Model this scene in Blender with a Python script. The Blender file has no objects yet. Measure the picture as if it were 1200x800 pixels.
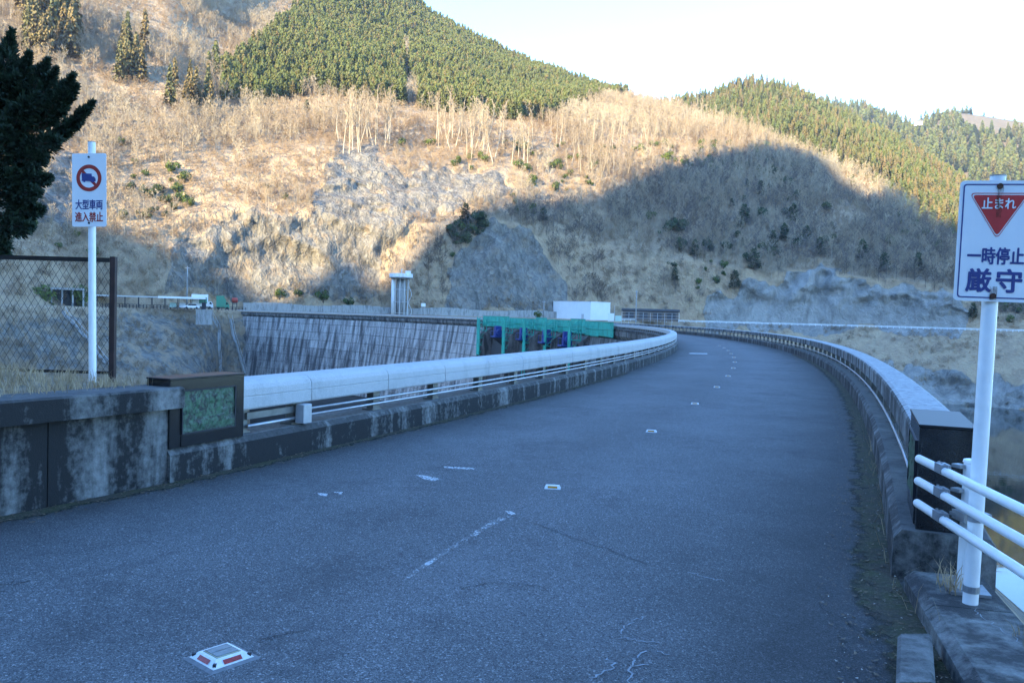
import bpy, bmesh, math, random
import numpy as np
from mathutils import Vector, Matrix

# ------------------------------------------------------------------ camera, sky, sun, exposure
S = bpy.context.scene
PITCH, ROLL, EYE, FPX = 0.0317, 0.0277, 1.6, 968.0
F_ = np.array([0, math.cos(PITCH), -math.sin(PITCH)])
U0 = np.array([0, math.sin(PITCH), math.cos(PITCH)]); R0 = np.array([1.0, 0, 0])
R_ = math.cos(ROLL) * R0 + math.sin(ROLL) * U0
U_ = -math.sin(ROLL) * R0 + math.cos(ROLL) * U0
cam_d = bpy.data.cameras.new('camera'); cam = bpy.data.objects.new('camera', cam_d)
S.collection.objects.link(cam); S.camera = cam
cam.matrix_world = Matrix(((R_[0], U_[0], -F_[0], 0), (R_[1], U_[1], -F_[1], 0), (R_[2], U_[2], -F_[2], EYE), (0, 0, 0, 1)))
cam_d.sensor_width = 36; cam_d.lens = 36 * FPX / 1200; cam_d.clip_end = 8000; cam_d.clip_start = 0.05

SUN_EL = math.radians(15); SUN_H = np.array([-0.56, -0.83]); SUN_H /= np.linalg.norm(SUN_H)
SUN = np.array([SUN_H[0] * math.cos(SUN_EL), SUN_H[1] * math.cos(SUN_EL), math.sin(SUN_EL)])
W = bpy.data.worlds.new('World'); S.world = W; W.use_nodes = True
nt = W.node_tree; bg = nt.nodes['Background']
sky = nt.nodes.new('ShaderNodeTexSky'); sky.sky_type = 'NISHITA'; sky.sun_disc = False
sky.sun_elevation = SUN_EL; sky.sun_rotation = math.atan2(SUN_H[0], SUN_H[1])
sky.altitude = 900; sky.air_density = 1.0; sky.dust_density = 0.3; sky.ozone_density = 3.0
tint = nt.nodes.new('ShaderNodeMixRGB'); tint.blend_type = 'MULTIPLY'; tint.inputs[0].default_value = 1.0; tint.inputs[2].default_value = (0.75, 0.96, 1.12, 1)   # clear, deep winter blue
nt.links.new(sky.outputs[0], tint.inputs[1]); nt.links.new(tint.outputs[0], bg.inputs[0]); bg.inputs[1].default_value = 0.15
sun_d = bpy.data.lights.new('sun', 'SUN'); sun_d.energy = 3.2; sun_d.angle = math.radians(0.53); sun_d.color = (1.0, 0.82, 0.49)
sun_o = bpy.data.objects.new('sun', sun_d); S.collection.objects.link(sun_o)
sun_o.rotation_euler = Vector(SUN).to_track_quat('Z', 'Y').to_euler()
S.view_settings.view_transform = 'Standard'; S.view_settings.look = 'None'
S.view_settings.gamma = 1; S.view_settings.exposure = 2.74; S.view_settings.use_curve_mapping = False
S.render.engine = 'CYCLES'
S.cycles.use_denoising = True; S.cycles.max_bounces = 6; S.cycles.transparent_max_bounces = 12
S.cycles.caustics_reflective = False; S.cycles.caustics_refractive = False

rng = np.random.default_rng(11); random.seed(5)

# ------------------------------------------------------------------ picture <-> place
def ray(px, py):
    return F_ + (px - 600) / FPX * R_ + (400 - py) / FPX * U_
def at_y(px, py, y):
    d = ray(px, py); return np.array([0, 0, EYE]) + d * (y / d[1])
def at_z(px, py, z):
    d = ray(px, py); return np.array([0, 0, EYE]) + d * ((z - EYE) / d[2])
def at_d(px, py, D):
    d = ray(px, py); return np.array([0, 0, EYE]) + d * (D / math.hypot(d[0], d[1]))
def proj(P):
    Q = np.asarray(P, float) - np.array([0, 0, EYE])
    w = np.maximum(Q @ F_, 1e-3)
    return 600 + FPX * (Q @ R_) / w, 400 - FPX * (Q @ U_) / w
CX, CY, RL, RW = -191.955, 88.666, 205.65, 5.815      # the crest road is an arc
A0, A1 = math.radians(-23.35), math.radians(59.8)
def arc(a, off, z=0.0):
    return np.array([CX + (RL + off) * math.cos(a), CY + (RL + off) * math.sin(a), z])
def arc_px(px, off, a_lo, a_hi, z=0.5):               # crest angle seen in picture column px
    aa = np.linspace(a_lo, a_hi, 4000)
    P = np.stack([CX + (RL + off) * np.cos(aa), CY + (RL + off) * np.sin(aa), np.full_like(aa, z)], 1)
    x, _ = proj(P); return aa[np.argmin(np.abs(x - px))]
def inpoly(x, y, poly):
    r = np.zeros(np.shape(x), bool); n = len(poly); j = n - 1
    for i in range(n):
        xi, yi = poly[i]; xj, yj = poly[j]
        c = ((yi > y) != (yj > y)) & (x < (xj - xi) * (y - yi) / (yj - yi + 1e-12) + xi)
        r ^= c; j = i
    return r
def vnoise(x, y, seed=0):
    x = np.asarray(x, float); y = np.asarray(y, float)
    xi = np.floor(x).astype(np.int64); yi = np.floor(y).astype(np.int64); fx = x - xi; fy = y - yi
    fx = fx * fx * (3 - 2 * fx); fy = fy * fy * (3 - 2 * fy)
    def h(a, b):
        n = (a * 374761393 + b * 668265263 + seed * 982451653) & 0x7fffffff
        n = ((n ^ (n >> 13)) * 1274126177) & 0x7fffffff
        return ((n ^ (n >> 16)) & 0xffff) / 65535.0
    return (h(xi, yi) * (1 - fx) + h(xi + 1, yi) * fx) * (1 - fy) + (h(xi, yi + 1) * (1 - fx) + h(xi + 1, yi + 1) * fx) * fy
def fbm(x, y, o=4, seed=0):
    t = 0; a = 0.5
    for k in range(o):
        t = t + a * (vnoise(x * 2 ** k, y * 2 ** k, seed + k) - 0.5) * 2; a *= 0.5
    return t

# ------------------------------------------------------------------ objects
def link(o): S.collection.objects.link(o); return o
def tag(o, label=None, cat=None, group=None, kind=None):
    if label: o['label'] = label
    if cat: o['category'] = cat
    if group: o['group'] = group
    if kind: o['kind'] = kind
    return o
def empty(name, loc=(0, 0, 0), rz=0.0, label=None, cat=None, group=None):
    o = link(bpy.data.objects.new(name, None)); o.location = loc; o.rotation_euler = (0, 0, rz)
    o.empty_display_size = 0.1
    return tag(o, label, cat, group)
class MB:
    def __init__(s): s.v = []; s.f = []
    def add(s, v, f):
        b = len(s.v); s.v += [tuple(map(float, p)) for p in v]; s.f += [tuple(b + i for i in q) for q in f]; return s
    def box(s, c, size, rz=0.0, taper=1.0, ch=0.0):
        x, y, z = [d / 2 for d in size]; co, si = math.cos(rz), math.sin(rz); v = []
        if ch > 0:                                     # box with chamfered vertical and top edges
            rings = []
            for zz, ins in ((-z, 0), (z - ch, 0), (z, ch)):
                r = []
                for (a, b) in ((-x + ins, -y + ins + ch), (-x + ins + ch, -y + ins), (x - ins - ch, -y + ins), (x - ins, -y + ins + ch),
                               (x - ins, y - ins - ch), (x - ins - ch, y - ins), (-x + ins + ch, y - ins), (-x + ins, y - ins - ch)):
                    r.append((c[0] + a * co - b * si, c[1] + a * si + b * co, c[2] + zz))
                rings += r
            f = [tuple(reversed(range(8))), tuple(range(16, 24))]
            for k in (0, 8):
                for i in range(8): j = (i + 1) % 8; f.append((k + i, k + j, k + 8 + j, k + 8 + i))
            return s.add(rings, f)
        for zz in (-z, z):
            t = taper if zz > 0 else 1
            for (a, b) in ((-x, -y), (x, -y), (x, y), (-x, y)):
                a *= t; b *= t; v.append((c[0] + a * co - b * si, c[1] + a * si + b * co, c[2] + zz))
        return s.add(v, [(3, 2, 1, 0), (4, 5, 6, 7), (0, 1, 5, 4), (1, 2, 6, 5), (2, 3, 7, 6), (3, 0, 4, 7)])
    def tube(s, pts, rad, n=8, cap=True):
        pts = [np.asarray(p, float) for p in pts]; m = len(pts)
        rad = [rad] * m if np.isscalar(rad) else rad
        v = []; f = []; up = None
        for i in range(m):
            t = pts[min(i + 1, m - 1)] - pts[max(i - 1, 0)]; t = t / (np.linalg.norm(t) + 1e-9)
            if up is None:
                up = np.array([0, 0, 1.0]) if abs(t[2]) < 0.9 else np.array([1.0, 0, 0])
            a = np.cross(t, up); a /= np.linalg.norm(a) + 1e-9; b = np.cross(a, t); up = b
            for k in range(n):
                an = 2 * math.pi * k / n; v.append(pts[i] + rad[i] * (math.cos(an) * a + math.sin(an) * b))
        for i in range(m - 1):
            for k in range(n):
                k2 = (k + 1) % n; f.append((i * n + k, i * n + k2, (i + 1) * n + k2, (i + 1) * n + k))
        if cap: f.append(tuple(range(n - 1, -1, -1))); f.append(tuple((m - 1) * n + k for k in range(n)))
        return s.add(v, f)
    def sweep(s, prof, a0, a1, n, closed=True):        # a profile of (offset, z) carried along the crest arc
        m = len(prof); v = []; f = []
        for i in range(n + 1):
            a = a0 + (a1 - a0) * i / n
            for (o, z) in prof: v.append(arc(a, o, z))
        for i in range(n):
            for k in range(m if closed else m - 1):
                k2 = (k + 1) % m; f.append((i * m + k, i * m + k2, (i + 1) * m + k2, (i + 1) * m + k))
        if closed: f.append(tuple(range(m - 1, -1, -1))); f.append(tuple(n * m + k for k in range(m)))
        return s.add(v, f)
    def prism(s, poly, y0, y1):                        # outline in local x,z given a thickness along y
        n = len(poly); v = [(x, y0, z) for x, z in poly] + [(x, y1, z) for x, z in poly]
        f = [tuple(range(n)), tuple(range(2 * n - 1, n - 1, -1))] + [(i, n + i, n + (i + 1) % n, (i + 1) % n) for i in range(n)]
        return s.add(v, f)
    def mesh(s, name, mat=None, smooth=False):
        me = bpy.data.meshes.new(name); me.from_pydata(s.v, [], s.f); me.update()
        bm = bmesh.new(); bm.from_mesh(me); bmesh.ops.recalc_face_normals(bm, faces=bm.faces); bm.to_mesh(me); bm.free()
        if mat: me.materials.append(mat)
        if smooth: me.shade_smooth()
        return me
    def build(s, name, mat, parent=None, smooth=False):
        o = link(bpy.data.objects.new(name, s.mesh(name, mat, smooth)))
        if parent: o.parent = parent
        return o
def np_mesh(name, V, Fq, mat, smooth=False):           # fast mesh from arrays of quads or triangles
    me = bpy.data.meshes.new(name); V = np.asarray(V, np.float32); Fq = np.asarray(Fq, np.int32); k = Fq.shape[1]
    me.vertices.add(len(V)); me.vertices.foreach_set('co', V.ravel())
    me.loops.add(Fq.size); me.loops.foreach_set('vertex_index', Fq.ravel())
    me.polygons.add(len(Fq)); me.polygons.foreach_set('loop_start', np.arange(0, Fq.size, k, dtype=np.int32))
    me.polygons.foreach_set('loop_total', np.full(len(Fq), k, np.int32))
    me.update(calc_edges=True); me.validate()
    if mat: me.materials.append(mat)
    if smooth: me.shade_smooth()
    return me
def inst(name, me, parent=None, loc=(0, 0, 0), rz=0.0, sc=1.0):
    o = link(bpy.data.objects.new(name, me)); o.location = loc; o.rotation_euler = (0, 0, rz); o.scale = (sc, sc, sc)
    if parent: o.parent = parent
    return o

# ------------------------------------------------------------------ materials
class NT:
    def __init__(s, name):
        s.m = bpy.data.materials.new(name); s.m.use_nodes = True; s.t = s.m.node_tree
        s.b = s.t.nodes['Principled BSDF']; s.out = s.t.nodes['Material Output']; s._pos = None
    def n(s, typ, **kw):
        nd = s.t.nodes.new('ShaderNode' + typ)
        for k, v in kw.items(): setattr(nd, k, v)
        return nd
    def l(s, a, b): s.t.links.new(a, b)
    def pos(s):
        if s._pos is None: s._pos = s.n('NewGeometry').outputs['Position']
        return s._pos
    def obj(s): return s.n('TexCoord').outputs['Object']
    def map(s, vec, scale):
        mp = s.n('Mapping'); mp.inputs['Scale'].default_value = scale; s.l(vec, mp.inputs['Vector']); return mp.outputs[0]
    def noise(s, vec, sc, det=4, rough=0.55, dist=0.0):
        nd = s.n('TexNoise'); nd.inputs['Scale'].default_value = sc; nd.inputs['Detail'].default_value = det
        nd.inputs['Roughness'].default_value = rough; nd.inputs['Distortion'].default_value = dist
        s.l(vec, nd.inputs['Vector']); return nd.outputs[0]
    def voro(s, vec, sc, feat='F1'):
        nd = s.n('TexVoronoi', feature=feat); nd.inputs['Scale'].default_value = sc; s.l(vec, nd.inputs['Vector']); return nd
    def ramp(s, fac, stops):
        r = s.n('ValToRGB'); e = r.color_ramp.elements
        while len(e) < len(stops): e.new(0.5)
        for el, (p, c) in zip(e, stops):
            el.position = p; el.color = (c, c, c, 1) if np.isscalar(c) else (*c, 1)
        s.l(fac, r.inputs[0]); return r.outputs[0]
    def mix(s, fac, a, b, mode='MIX'):
        m = s.n('MixRGB', blend_type=mode)
        for sock, v in ((m.inputs[0], fac), (m.inputs[1], a), (m.inputs[2], b)):
            if isinstance(v, bpy.types.NodeSocket): s.l(v, sock)
            elif np.isscalar(v): sock.default_value = v if sock == m.inputs[0] else (v, v, v, 1)
            else: sock.default_value = (*v, 1)
        return m.outputs[0]
    def math(s, op, a, b=0.0):
        m = s.n('Math', operation=op)
        for sock, v in ((m.inputs[0], a), (m.inputs[1], b)):
            if isinstance(v, bpy.types.NodeSocket): s.l(v, sock)
            else: sock.default_value = v
        return m.outputs[0]
    def color(s, c):
        if isinstance(c, bpy.types.NodeSocket): s.l(c, s.b.inputs['Base Color'])
        else: s.b.inputs['Base Color'].default_value = (*c, 1)
        return s
    def rough(s, r):
        if isinstance(r, bpy.types.NodeSocket): s.l(r, s.b.inputs['Roughness'])
        else: s.b.inputs['Roughness'].default_value = r
        return s
    def bump(s, h, dist, strength=1.0):
        b = s.n('Bump'); b.inputs['Distance'].default_value = dist; b.inputs['Strength'].default_value = strength
        s.l(h, b.inputs['Height']); s.l(b.outputs[0], s.b.inputs['Normal']); return s
def plain(name, c, rough=0.6, metal=0.0, var=0.12, sc=8.0, bump=0.0, objspace=False):
    t = NT(name); v = t.obj() if objspace else t.pos(); n = t.noise(v, sc, 5)
    lo = tuple(x * (1 - var) for x in c); hi = tuple(min(1, x * (1 + var)) for x in c)
    t.color(t.ramp(n, [(0.3, lo), (0.7, hi)])).rough(rough); t.b.inputs['Metallic'].default_value = metal
    if bump: t.bump(t.noise(v, sc * 6, 4), bump)
    return t.m
def concrete(name, base, dark, amount=0.5, sc=1.0, streak=True, bump=0.004, top=None, zs=0.22):
    t = NT(name); p = t.pos()
    n1 = t.noise(t.map(p, (sc * 1.0, sc * 1.0, sc * zs if streak else sc)), 1.6, 6, 0.62, 0.4)
    n2 = t.noise(p, 9 * sc, 5, 0.65); n3 = t.noise(p, 60 * sc, 3, 0.6)
    m = t.math('ADD', t.math('MULTIPLY', n1, 0.7), t.math('MULTIPLY', n2, 0.3))
    fac = t.ramp(m, [(amount - 0.10, 0.0), (amount + 0.08, 1.0)])
    c = t.mix(fac, dark, base)
    if top is not None:                                # weather-washed upward faces
        nz = t.n('SeparateXYZ'); t.l(t.n('NewGeometry').outputs['Normal'], nz.inputs[0])
        c = t.mix(t.math('MULTIPLY', t.ramp(nz.outputs[2], [(0.5, 0.0), (0.9, 1.0)]), t.ramp(n2, [(0.3, 0.35), (0.6, 1.0)])), c, top)
    c = t.mix(0.35, c, t.ramp(n3, [(0.3, 0.35), (0.7, 0.75)]), 'OVERLAY')
    t.color(c).rough(0.88); t.bump(t.math('ADD', n3, n2), bump); return t.m

M = {}
# asphalt: dark binder, pale worn aggregate, soft patches
t = NT('asphalt'); p = t.pos()
n_big = t.noise(p, 0.35, 4, 0.6); n_mid = t.noise(p, 3.2, 5, 0.6); v1 = t.voro(p, 210); v2 = t.voro(p, 120)
sep = t.n('SeparateColor'); t.l(v1.outputs['Color'], sep.inputs[0])
sep2 = t.n('SeparateColor'); t.l(v2.outputs['Color'], sep2.inputs[0])
base = t.mix(t.ramp(n_big, [(0.36, 0.0), (0.64, 1.0)]), (0.052, 0.054, 0.058), (0.092, 0.094, 0.10))
base = t.mix(t.ramp(n_mid, [(0.35, 0.0), (0.7, 0.5)]), base, (0.046, 0.048, 0.052))
st = t.mix(t.ramp(sep.outputs[0], [(0.60, 0.0), (0.84, 0.5), (0.99, 1.0)]), base, (0.22, 0.225, 0.23))
st = t.mix(t.ramp(sep2.outputs[0], [(0.80, 0.0), (0.92, 0.85)]), st, (0.02, 0.02, 0.022))
st = t.mix(t.ramp(sep2.outputs[1], [(0.95, 0.0), (0.985, 0.85)]), st, (0.30, 0.30, 0.30))
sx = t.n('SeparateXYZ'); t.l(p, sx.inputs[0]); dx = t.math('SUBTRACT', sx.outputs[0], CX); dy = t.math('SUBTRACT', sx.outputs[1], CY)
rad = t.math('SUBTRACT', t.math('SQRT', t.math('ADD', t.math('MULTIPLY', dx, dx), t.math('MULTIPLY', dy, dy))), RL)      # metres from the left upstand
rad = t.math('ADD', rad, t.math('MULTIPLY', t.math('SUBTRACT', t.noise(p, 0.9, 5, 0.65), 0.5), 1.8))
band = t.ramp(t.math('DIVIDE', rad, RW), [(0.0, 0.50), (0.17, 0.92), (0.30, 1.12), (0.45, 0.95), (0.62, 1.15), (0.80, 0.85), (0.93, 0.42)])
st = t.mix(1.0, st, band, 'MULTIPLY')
worn = t.ramp(t.math('ADD', t.math('MULTIPLY', t.noise(p, 0.8, 5, 0.7, 0.8), 0.7), t.math('MULTIPLY', t.noise(p, 7, 4, 0.7), 0.3)), [(0.52, 0.0), (0.60, 0.55)])
st = t.mix(worn, st, t.mix(1.0, st, (0.55, 0.55, 0.57), 'MULTIPLY'))
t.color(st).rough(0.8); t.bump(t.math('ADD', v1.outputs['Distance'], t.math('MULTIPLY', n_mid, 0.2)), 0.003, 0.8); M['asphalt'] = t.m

M['conc_dark'] = concrete('weathered_concrete', (0.22, 0.22, 0.215), (0.011, 0.011, 0.012), 0.57, 1.6, top=(0.075, 0.075, 0.075), zs=0.13)
M['conc_kerb'] = concrete('stained_kerb_concrete', (0.27, 0.27, 0.26), (0.014, 0.014, 0.015), 0.605, 1.8, top=(0.20, 0.20, 0.195))
M['conc_mid'] = concrete('grey_concrete', (0.34, 0.34, 0.33), (0.12, 0.12, 0.12), 0.44, 1.0)
M['conc_beam'] = concrete('painted_beam', (0.43, 0.435, 0.44), (0.33, 0.335, 0.34), 0.42, 1.2, bump=0.0015)
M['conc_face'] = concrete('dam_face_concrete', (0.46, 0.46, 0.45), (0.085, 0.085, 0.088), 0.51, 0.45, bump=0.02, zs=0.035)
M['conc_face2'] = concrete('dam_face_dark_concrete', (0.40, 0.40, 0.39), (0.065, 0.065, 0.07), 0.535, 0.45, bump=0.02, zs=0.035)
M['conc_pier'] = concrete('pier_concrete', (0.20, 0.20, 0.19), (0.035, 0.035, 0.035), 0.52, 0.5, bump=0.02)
M['conc_low'] = concrete('dark_low_kerb', (0.22, 0.22, 0.21), (0.032, 0.032, 0.034), 0.56, 2.0, False, bump=0.008)
M['joint'] = plain('joint_shadow_concrete', (0.05, 0.05, 0.05), 0.9)
M['granite'] = plain('polished_black_granite', (0.012, 0.012, 0.014), 0.22, var=0.4, sc=140)
M['granite_cap'] = plain('granite_cap', (0.012, 0.012, 0.014), 0.42, var=0.4, sc=140); M['granite_cap'].node_tree.nodes['Principled BSDF'].inputs['Specular IOR Level'].default_value = 0.3
M['steel_post'] = plain('dull_steel', (0.20, 0.20, 0.19), 0.55, 0.6, 0.3, 5)
M['steel_pipe'] = plain('galvanised_pipe', (0.40, 0.41, 0.43), 0.42, 0.85, 0.12, 10)
M['steel_box'] = plain('galvanised_box', (0.42, 0.43, 0.45), 0.5, 0.3, 0.1, 10)
M['white_paint'] = plain('white_pipe_paint', (0.78, 0.79, 0.80), 0.38, 0, 0.05, 14)
M['bracket'] = plain('grey_bracket', (0.25, 0.26, 0.28), 0.5, 0.5, 0.2, 20)
M['yellow'] = plain('yellow_tape', (0.62, 0.38, 0.04), 0.5)
M['sign_white'] = plain('sign_white', (0.74, 0.77, 0.80), 0.4, 0, 0.04, 9)
M['sign_red'] = plain('sign_red', (0.50, 0.03, 0.03), 0.45, 0, 0.1, 20)
M['sign_dkred'] = plain('sign_dark_red', (0.33, 0.03, 0.025), 0.45, 0, 0.12, 20)
M['sign_blue'] = plain('sign_blue', (0.035, 0.05, 0.20), 0.45, 0, 0.1, 20)
M['rust'] = plain('rust', (0.07, 0.030, 0.018), 0.9, 0, 0.5, 60)
M['fence_black'] = plain('dark_fence_steel', (0.022, 0.018, 0.017), 0.5, 0.3, 0.4, 9)
M['fence_brown'] = plain('brown_fence_steel', (0.035, 0.018, 0.017), 0.5, 0.2, 0.3, 9)
M['wire'] = plain('fence_wire', (0.055, 0.05, 0.05), 0.6, 0.4, 0.2, 9)
M['amber'] = plain('amber_reflector', (0.42, 0.20, 0.02), 0.25)
M['redref'] = plain('red_reflector', (0.30, 0.03, 0.03), 0.3, 0, 0.4, 90)
M['solar'] = plain('solar_cell', (0.20, 0.24, 0.26), 0.18, 0.1, 0.15, 30)
M['solar_line'] = plain('solar_frame', (0.32, 0.30, 0.20), 0.4)
M['stud_white'] = plain('stud_white', (0.66, 0.67, 0.67), 0.45, 0, 0.12, 40)
M['stud_base'] = plain('stud_collar', (0.15, 0.155, 0.165), 0.7, 0, 0.2, 40)
M['green_net'] = plain('green_netting', (0.04, 0.50, 0.39), 0.7, 0, 0.25, 0.8)
nm_ = M['green_net'].node_tree; nm_.nodes['Principled BSDF'].inputs['Alpha'].default_value = 0.7
M['green_pipe'] = plain('green_pipe', (0.02, 0.33, 0.25), 0.6)
M['hoist_blue'] = plain('hoist_blue', (0.022, 0.05, 0.24), 0.45, 0, 0.2, 1.5)
M['dark_steel'] = plain('dark_steel', (0.03, 0.03, 0.04), 0.6, 0.4)
M['wall_white'] = plain('white_cladding', (0.78, 0.80, 0.81), 0.55, 0, 0.03, 0.5)
M['roof_dark'] = plain('dark_roof', (0.05, 0.05, 0.055), 0.7)
M['wood_brown'] = plain('brown_wall', (0.15, 0.11, 0.085), 0.8, 0, 0.3, 0.6)
M['car_white'] = plain('white_car_paint', (0.75, 0.76, 0.77), 0.3)
M['car_green'] = plain('green_truck_paint', (0.05, 0.24, 0.15), 0.5)
M['car_red'] = plain('red_paint', (0.36, 0.05, 0.03), 0.5)
M['glass_dark'] = plain('dark_glass', (0.02, 0.025, 0.03), 0.12)
M['rubber'] = plain('rubber', (0.02, 0.02, 0.02), 0.85)
M['pale_green'] = plain('pale_green_paint', (0.45, 0.62, 0.55), 0.5)
M['paint_rail'] = plain('white_guard_rail', (0.70, 0.72, 0.74), 0.5)
M['rail_grey'] = plain('grey_handrail', (0.50, 0.50, 0.50), 0.5)
M['block_kerb'] = concrete('kerb_block_concrete', (0.19, 0.19, 0.185), (0.06, 0.06, 0.06), 0.50, 2.6, False, bump=0.01)
# worn road paint: white flecks left in the pits
t = NT('worn_paint'); p = t.pos(); t.color((0.55, 0.57, 0.58)).rough(0.7)
t.l(t.ramp(t.math('ADD', t.math('MULTIPLY', t.noise(p, 55, 5, 0.7), 0.6), t.math('MULTIPLY', t.noise(p, 6, 3), 0.4)), [(0.50, 0.0), (0.57, 0.8)]), t.b.inputs['Alpha']); M['worn_paint'] = t.m
t = NT('fresh_paint'); t.color((0.62, 0.64, 0.65)).rough(0.7)
t.l(t.ramp(t.noise(t.pos(), 40, 5, 0.7), [(0.44, 0.0), (0.52, 0.85)]), t.b.inputs['Alpha']); M['paint'] = t.m
M['crack'] = plain('crack_filler', (0.22, 0.24, 0.26), 0.8, 0, 0.3, 30)
M['crack_dark'] = plain('open_crack', (0.028, 0.028, 0.03), 0.95)
# bronze plaque with green patina
t = NT('patina_bronze'); p = t.pos(); n = t.noise(p, 16, 5, 0.7, 0.8); n2 = t.noise(p, 45, 4, 0.7)
c = t.mix(t.ramp(n, [(0.42, 0.0), (0.60, 1.0)]), (0.010, 0.014, 0.013), (0.045, 0.12, 0.06))
c = t.mix(t.ramp(n2, [(0.50, 0.0), (0.66, 0.8)]), c, (0.09, 0.13, 0.11)); t.color(c).rough(0.6); M['patina'] = t.m
# hillside ground: leaf litter, dry grass; rock where the 'rock' attribute says so
def ground_mat(name, a, b, c):
    t = NT(name); p = t.pos()
    n1 = t.noise(p, 0.035, 5, 0.6, 0.5); n2 = t.noise(p, 0.28, 6, 0.68); n3 = t.noise(t.map(p, (1, 1, 0.35)), 0.12, 7, 0.7, 1.2)
    soil = t.mix(t.ramp(n1, [(0.35, 0), (0.65, 1)]), a, b)
    soil = t.mix(t.ramp(n2, [(0.40, 0), (0.66, 0.85)]), soil, c)
    rock = t.mix(t.ramp(n3, [(0.36, 0), (0.52, 1)]), (0.095, 0.086, 0.074), (0.205, 0.188, 0.160))
    rock = t.mix(t.ramp(t.noise(p, 0.55, 6, 0.7), [(0.55, 0), (0.68, 1)]), rock, (0.27, 0.246, 0.208))
    rock = t.mix(t.ramp(t.noise(p, 0.20, 5, 0.65), [(0.51, 0), (0.62, 0.8)]), rock, (0.25, 0.185, 0.12))
    wv = t.n('TexNoise'); wv.inputs['Scale'].default_value = 0.35; wv.inputs['Detail'].default_value = 5; t.l(p, wv.inputs['Vector'])
    wm = t.n('VectorMath', operation='MULTIPLY_ADD'); wm.inputs[1].default_value = (5.0, 5.0, 5.0); t.l(wv.outputs['Color'], wm.inputs[0]); t.l(p, wm.inputs[2]); wp = wm.outputs[0]
    vo = t.voro(t.map(wp, (1.0, 1.0, 0.45)), 0.26, 'DISTANCE_TO_EDGE'); vc = t.voro(t.map(wp, (1, 1, 0.5)), 0.85)
    rock = t.mix(t.ramp(vo.outputs['Distance'], [(0.0, 0.5), (0.09, 0.0)]), rock, (0.045, 0.043, 0.042))
    sc_ = t.n('SeparateColor'); t.l(vc.outputs['Color'], sc_.inputs[0])
    rock = t.mix(t.ramp(sc_.outputs[0], [(0.0, 0.55), (0.55, 0.0)]), rock, (0.06, 0.058, 0.055)); rock = t.mix(t.ramp(sc_.outputs[1], [(0.72, 0.0), (0.98, 0.6)]), rock, (0.28, 0.26, 0.225))
    at = t.n('Attribute', attribute_name='rock'); at2 = t.n('Attribute', attribute_name='pale')
    f = t.ramp(t.math('ADD', at.outputs['Fac'], t.math('MULTIPLY', t.math('ADD', t.math('SUBTRACT', n2, 0.5), t.math('SUBTRACT', n3, 0.5)), 0.95)), [(0.42, 0), (0.60, 1)])
    rock = t.mix(t.math('MULTIPLY', at2.outputs['Fac'], 0.8), rock, t.mix(t.ramp(n3, [(0.3, 0), (0.6, 1)]), (0.14, 0.136, 0.125), (0.35, 0.34, 0.315)))
    t.color(t.mix(f, soil, rock)).rough(0.95); t.bump(t.math('ADD', t.math('ADD', n2, n3), t.math('MULTIPLY', vc.outputs['Distance'], 0.6)), 1.0, 0.8); return t.m
M['hill'] = ground_mat('hillside_ground', (0.36, 0.26, 0.165), (0.29, 0.21, 0.14), (0.45, 0.34, 0.215))
M['hill_far'] = ground_mat('forest_floor', (0.16, 0.12, 0.08), (0.20, 0.15, 0.10), (0.12, 0.10, 0.06))
t = NT('bank_soil'); p = t.pos(); t.color(t.mix(t.ramp(t.noise(p, 5, 6, 0.7), [(0.35, 0), (0.65, 1)]), (0.10, 0.075, 0.05), (0.27, 0.21, 0.14))).rough(0.95); M['bank'] = t.m
# moss and dirt strip
t = NT('moss_dirt'); p = t.pos(); n = t.noise(p, 5, 6, 0.7); c = t.mix(t.ramp(n, [(0.40, 0), (0.62, 1)]), (0.036, 0.030, 0.022), (0.040, 0.045, 0.014))
c = t.mix(t.ramp(t.noise(p, 60, 4, 0.7), [(0.5, 0), (0.75, 0.8)]), c, (0.13, 0.11, 0.08)); t.color(c).rough(0.95)
t.bump(t.noise(p, 45, 5), 0.012)
t.l(t.ramp(t.math('ADD', t.n('Attribute', attribute_name='cover').outputs['Fac'], t.math('MULTIPLY', t.math('SUBTRACT', t.noise(p, 3.5, 6, 0.7), 0.5), 1.3)), [(0.40, 0), (0.60, 1)]), t.b.inputs['Alpha']); M['moss'] = t.m
# water
t = NT('reservoir_water'); p = t.pos(); t.color((0.010, 0.016, 0.013)).rough(0.04); t.b.inputs['IOR'].default_value = 1.33
t.bump(t.math('ADD', t.noise(t.map(p, (1, 1, 1)), 0.22, 3), t.math('MULTIPLY', t.noise(p, 1.2, 2), 0.15)), 0.05, 0.25); M['water'] = t.m
# vegetation: hue varies from plant to plant
def leaf_mat(name, cols, rough=0.8, sc=0.6, patch=None):
    t = NT(name); oi = t.n('ObjectInfo'); n = t.noise(t.obj(), sc, 3)
    k = len(cols); c = t.ramp(oi.outputs['Random'], [(i / max(1, k - 1), cols[i]) for i in range(k)])
    c = t.mix(t.ramp(n, [(0.3, 0.0), (0.7, 0.55)]), c, t.mix(0.5, c, (1.0, 0.95, 0.8), 'MULTIPLY'))
    if patch:
        c = t.mix(t.ramp(t.noise(t.pos(), 0.022, 3, 0.55), [(0.38, 0.0), (0.62, 0.8)]), c, t.mix(1.0, c, patch, 'MULTIPLY'))
    t.color(c).rough(rough); t.b.inputs['Specular IOR Level'].default_value = 0.2; return t.m
M['bark_pale'] = leaf_mat('pale_bark', [(0.34, 0.29, 0.22), (0.42, 0.37, 0.29), (0.30, 0.26, 0.21)])
M['twig'] = leaf_mat('bare_twigs', [(0.38, 0.32, 0.235), (0.44, 0.37, 0.27), (0.33, 0.275, 0.205), (0.47, 0.405, 0.30)], patch=(0.72, 0.64, 0.58))
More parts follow.
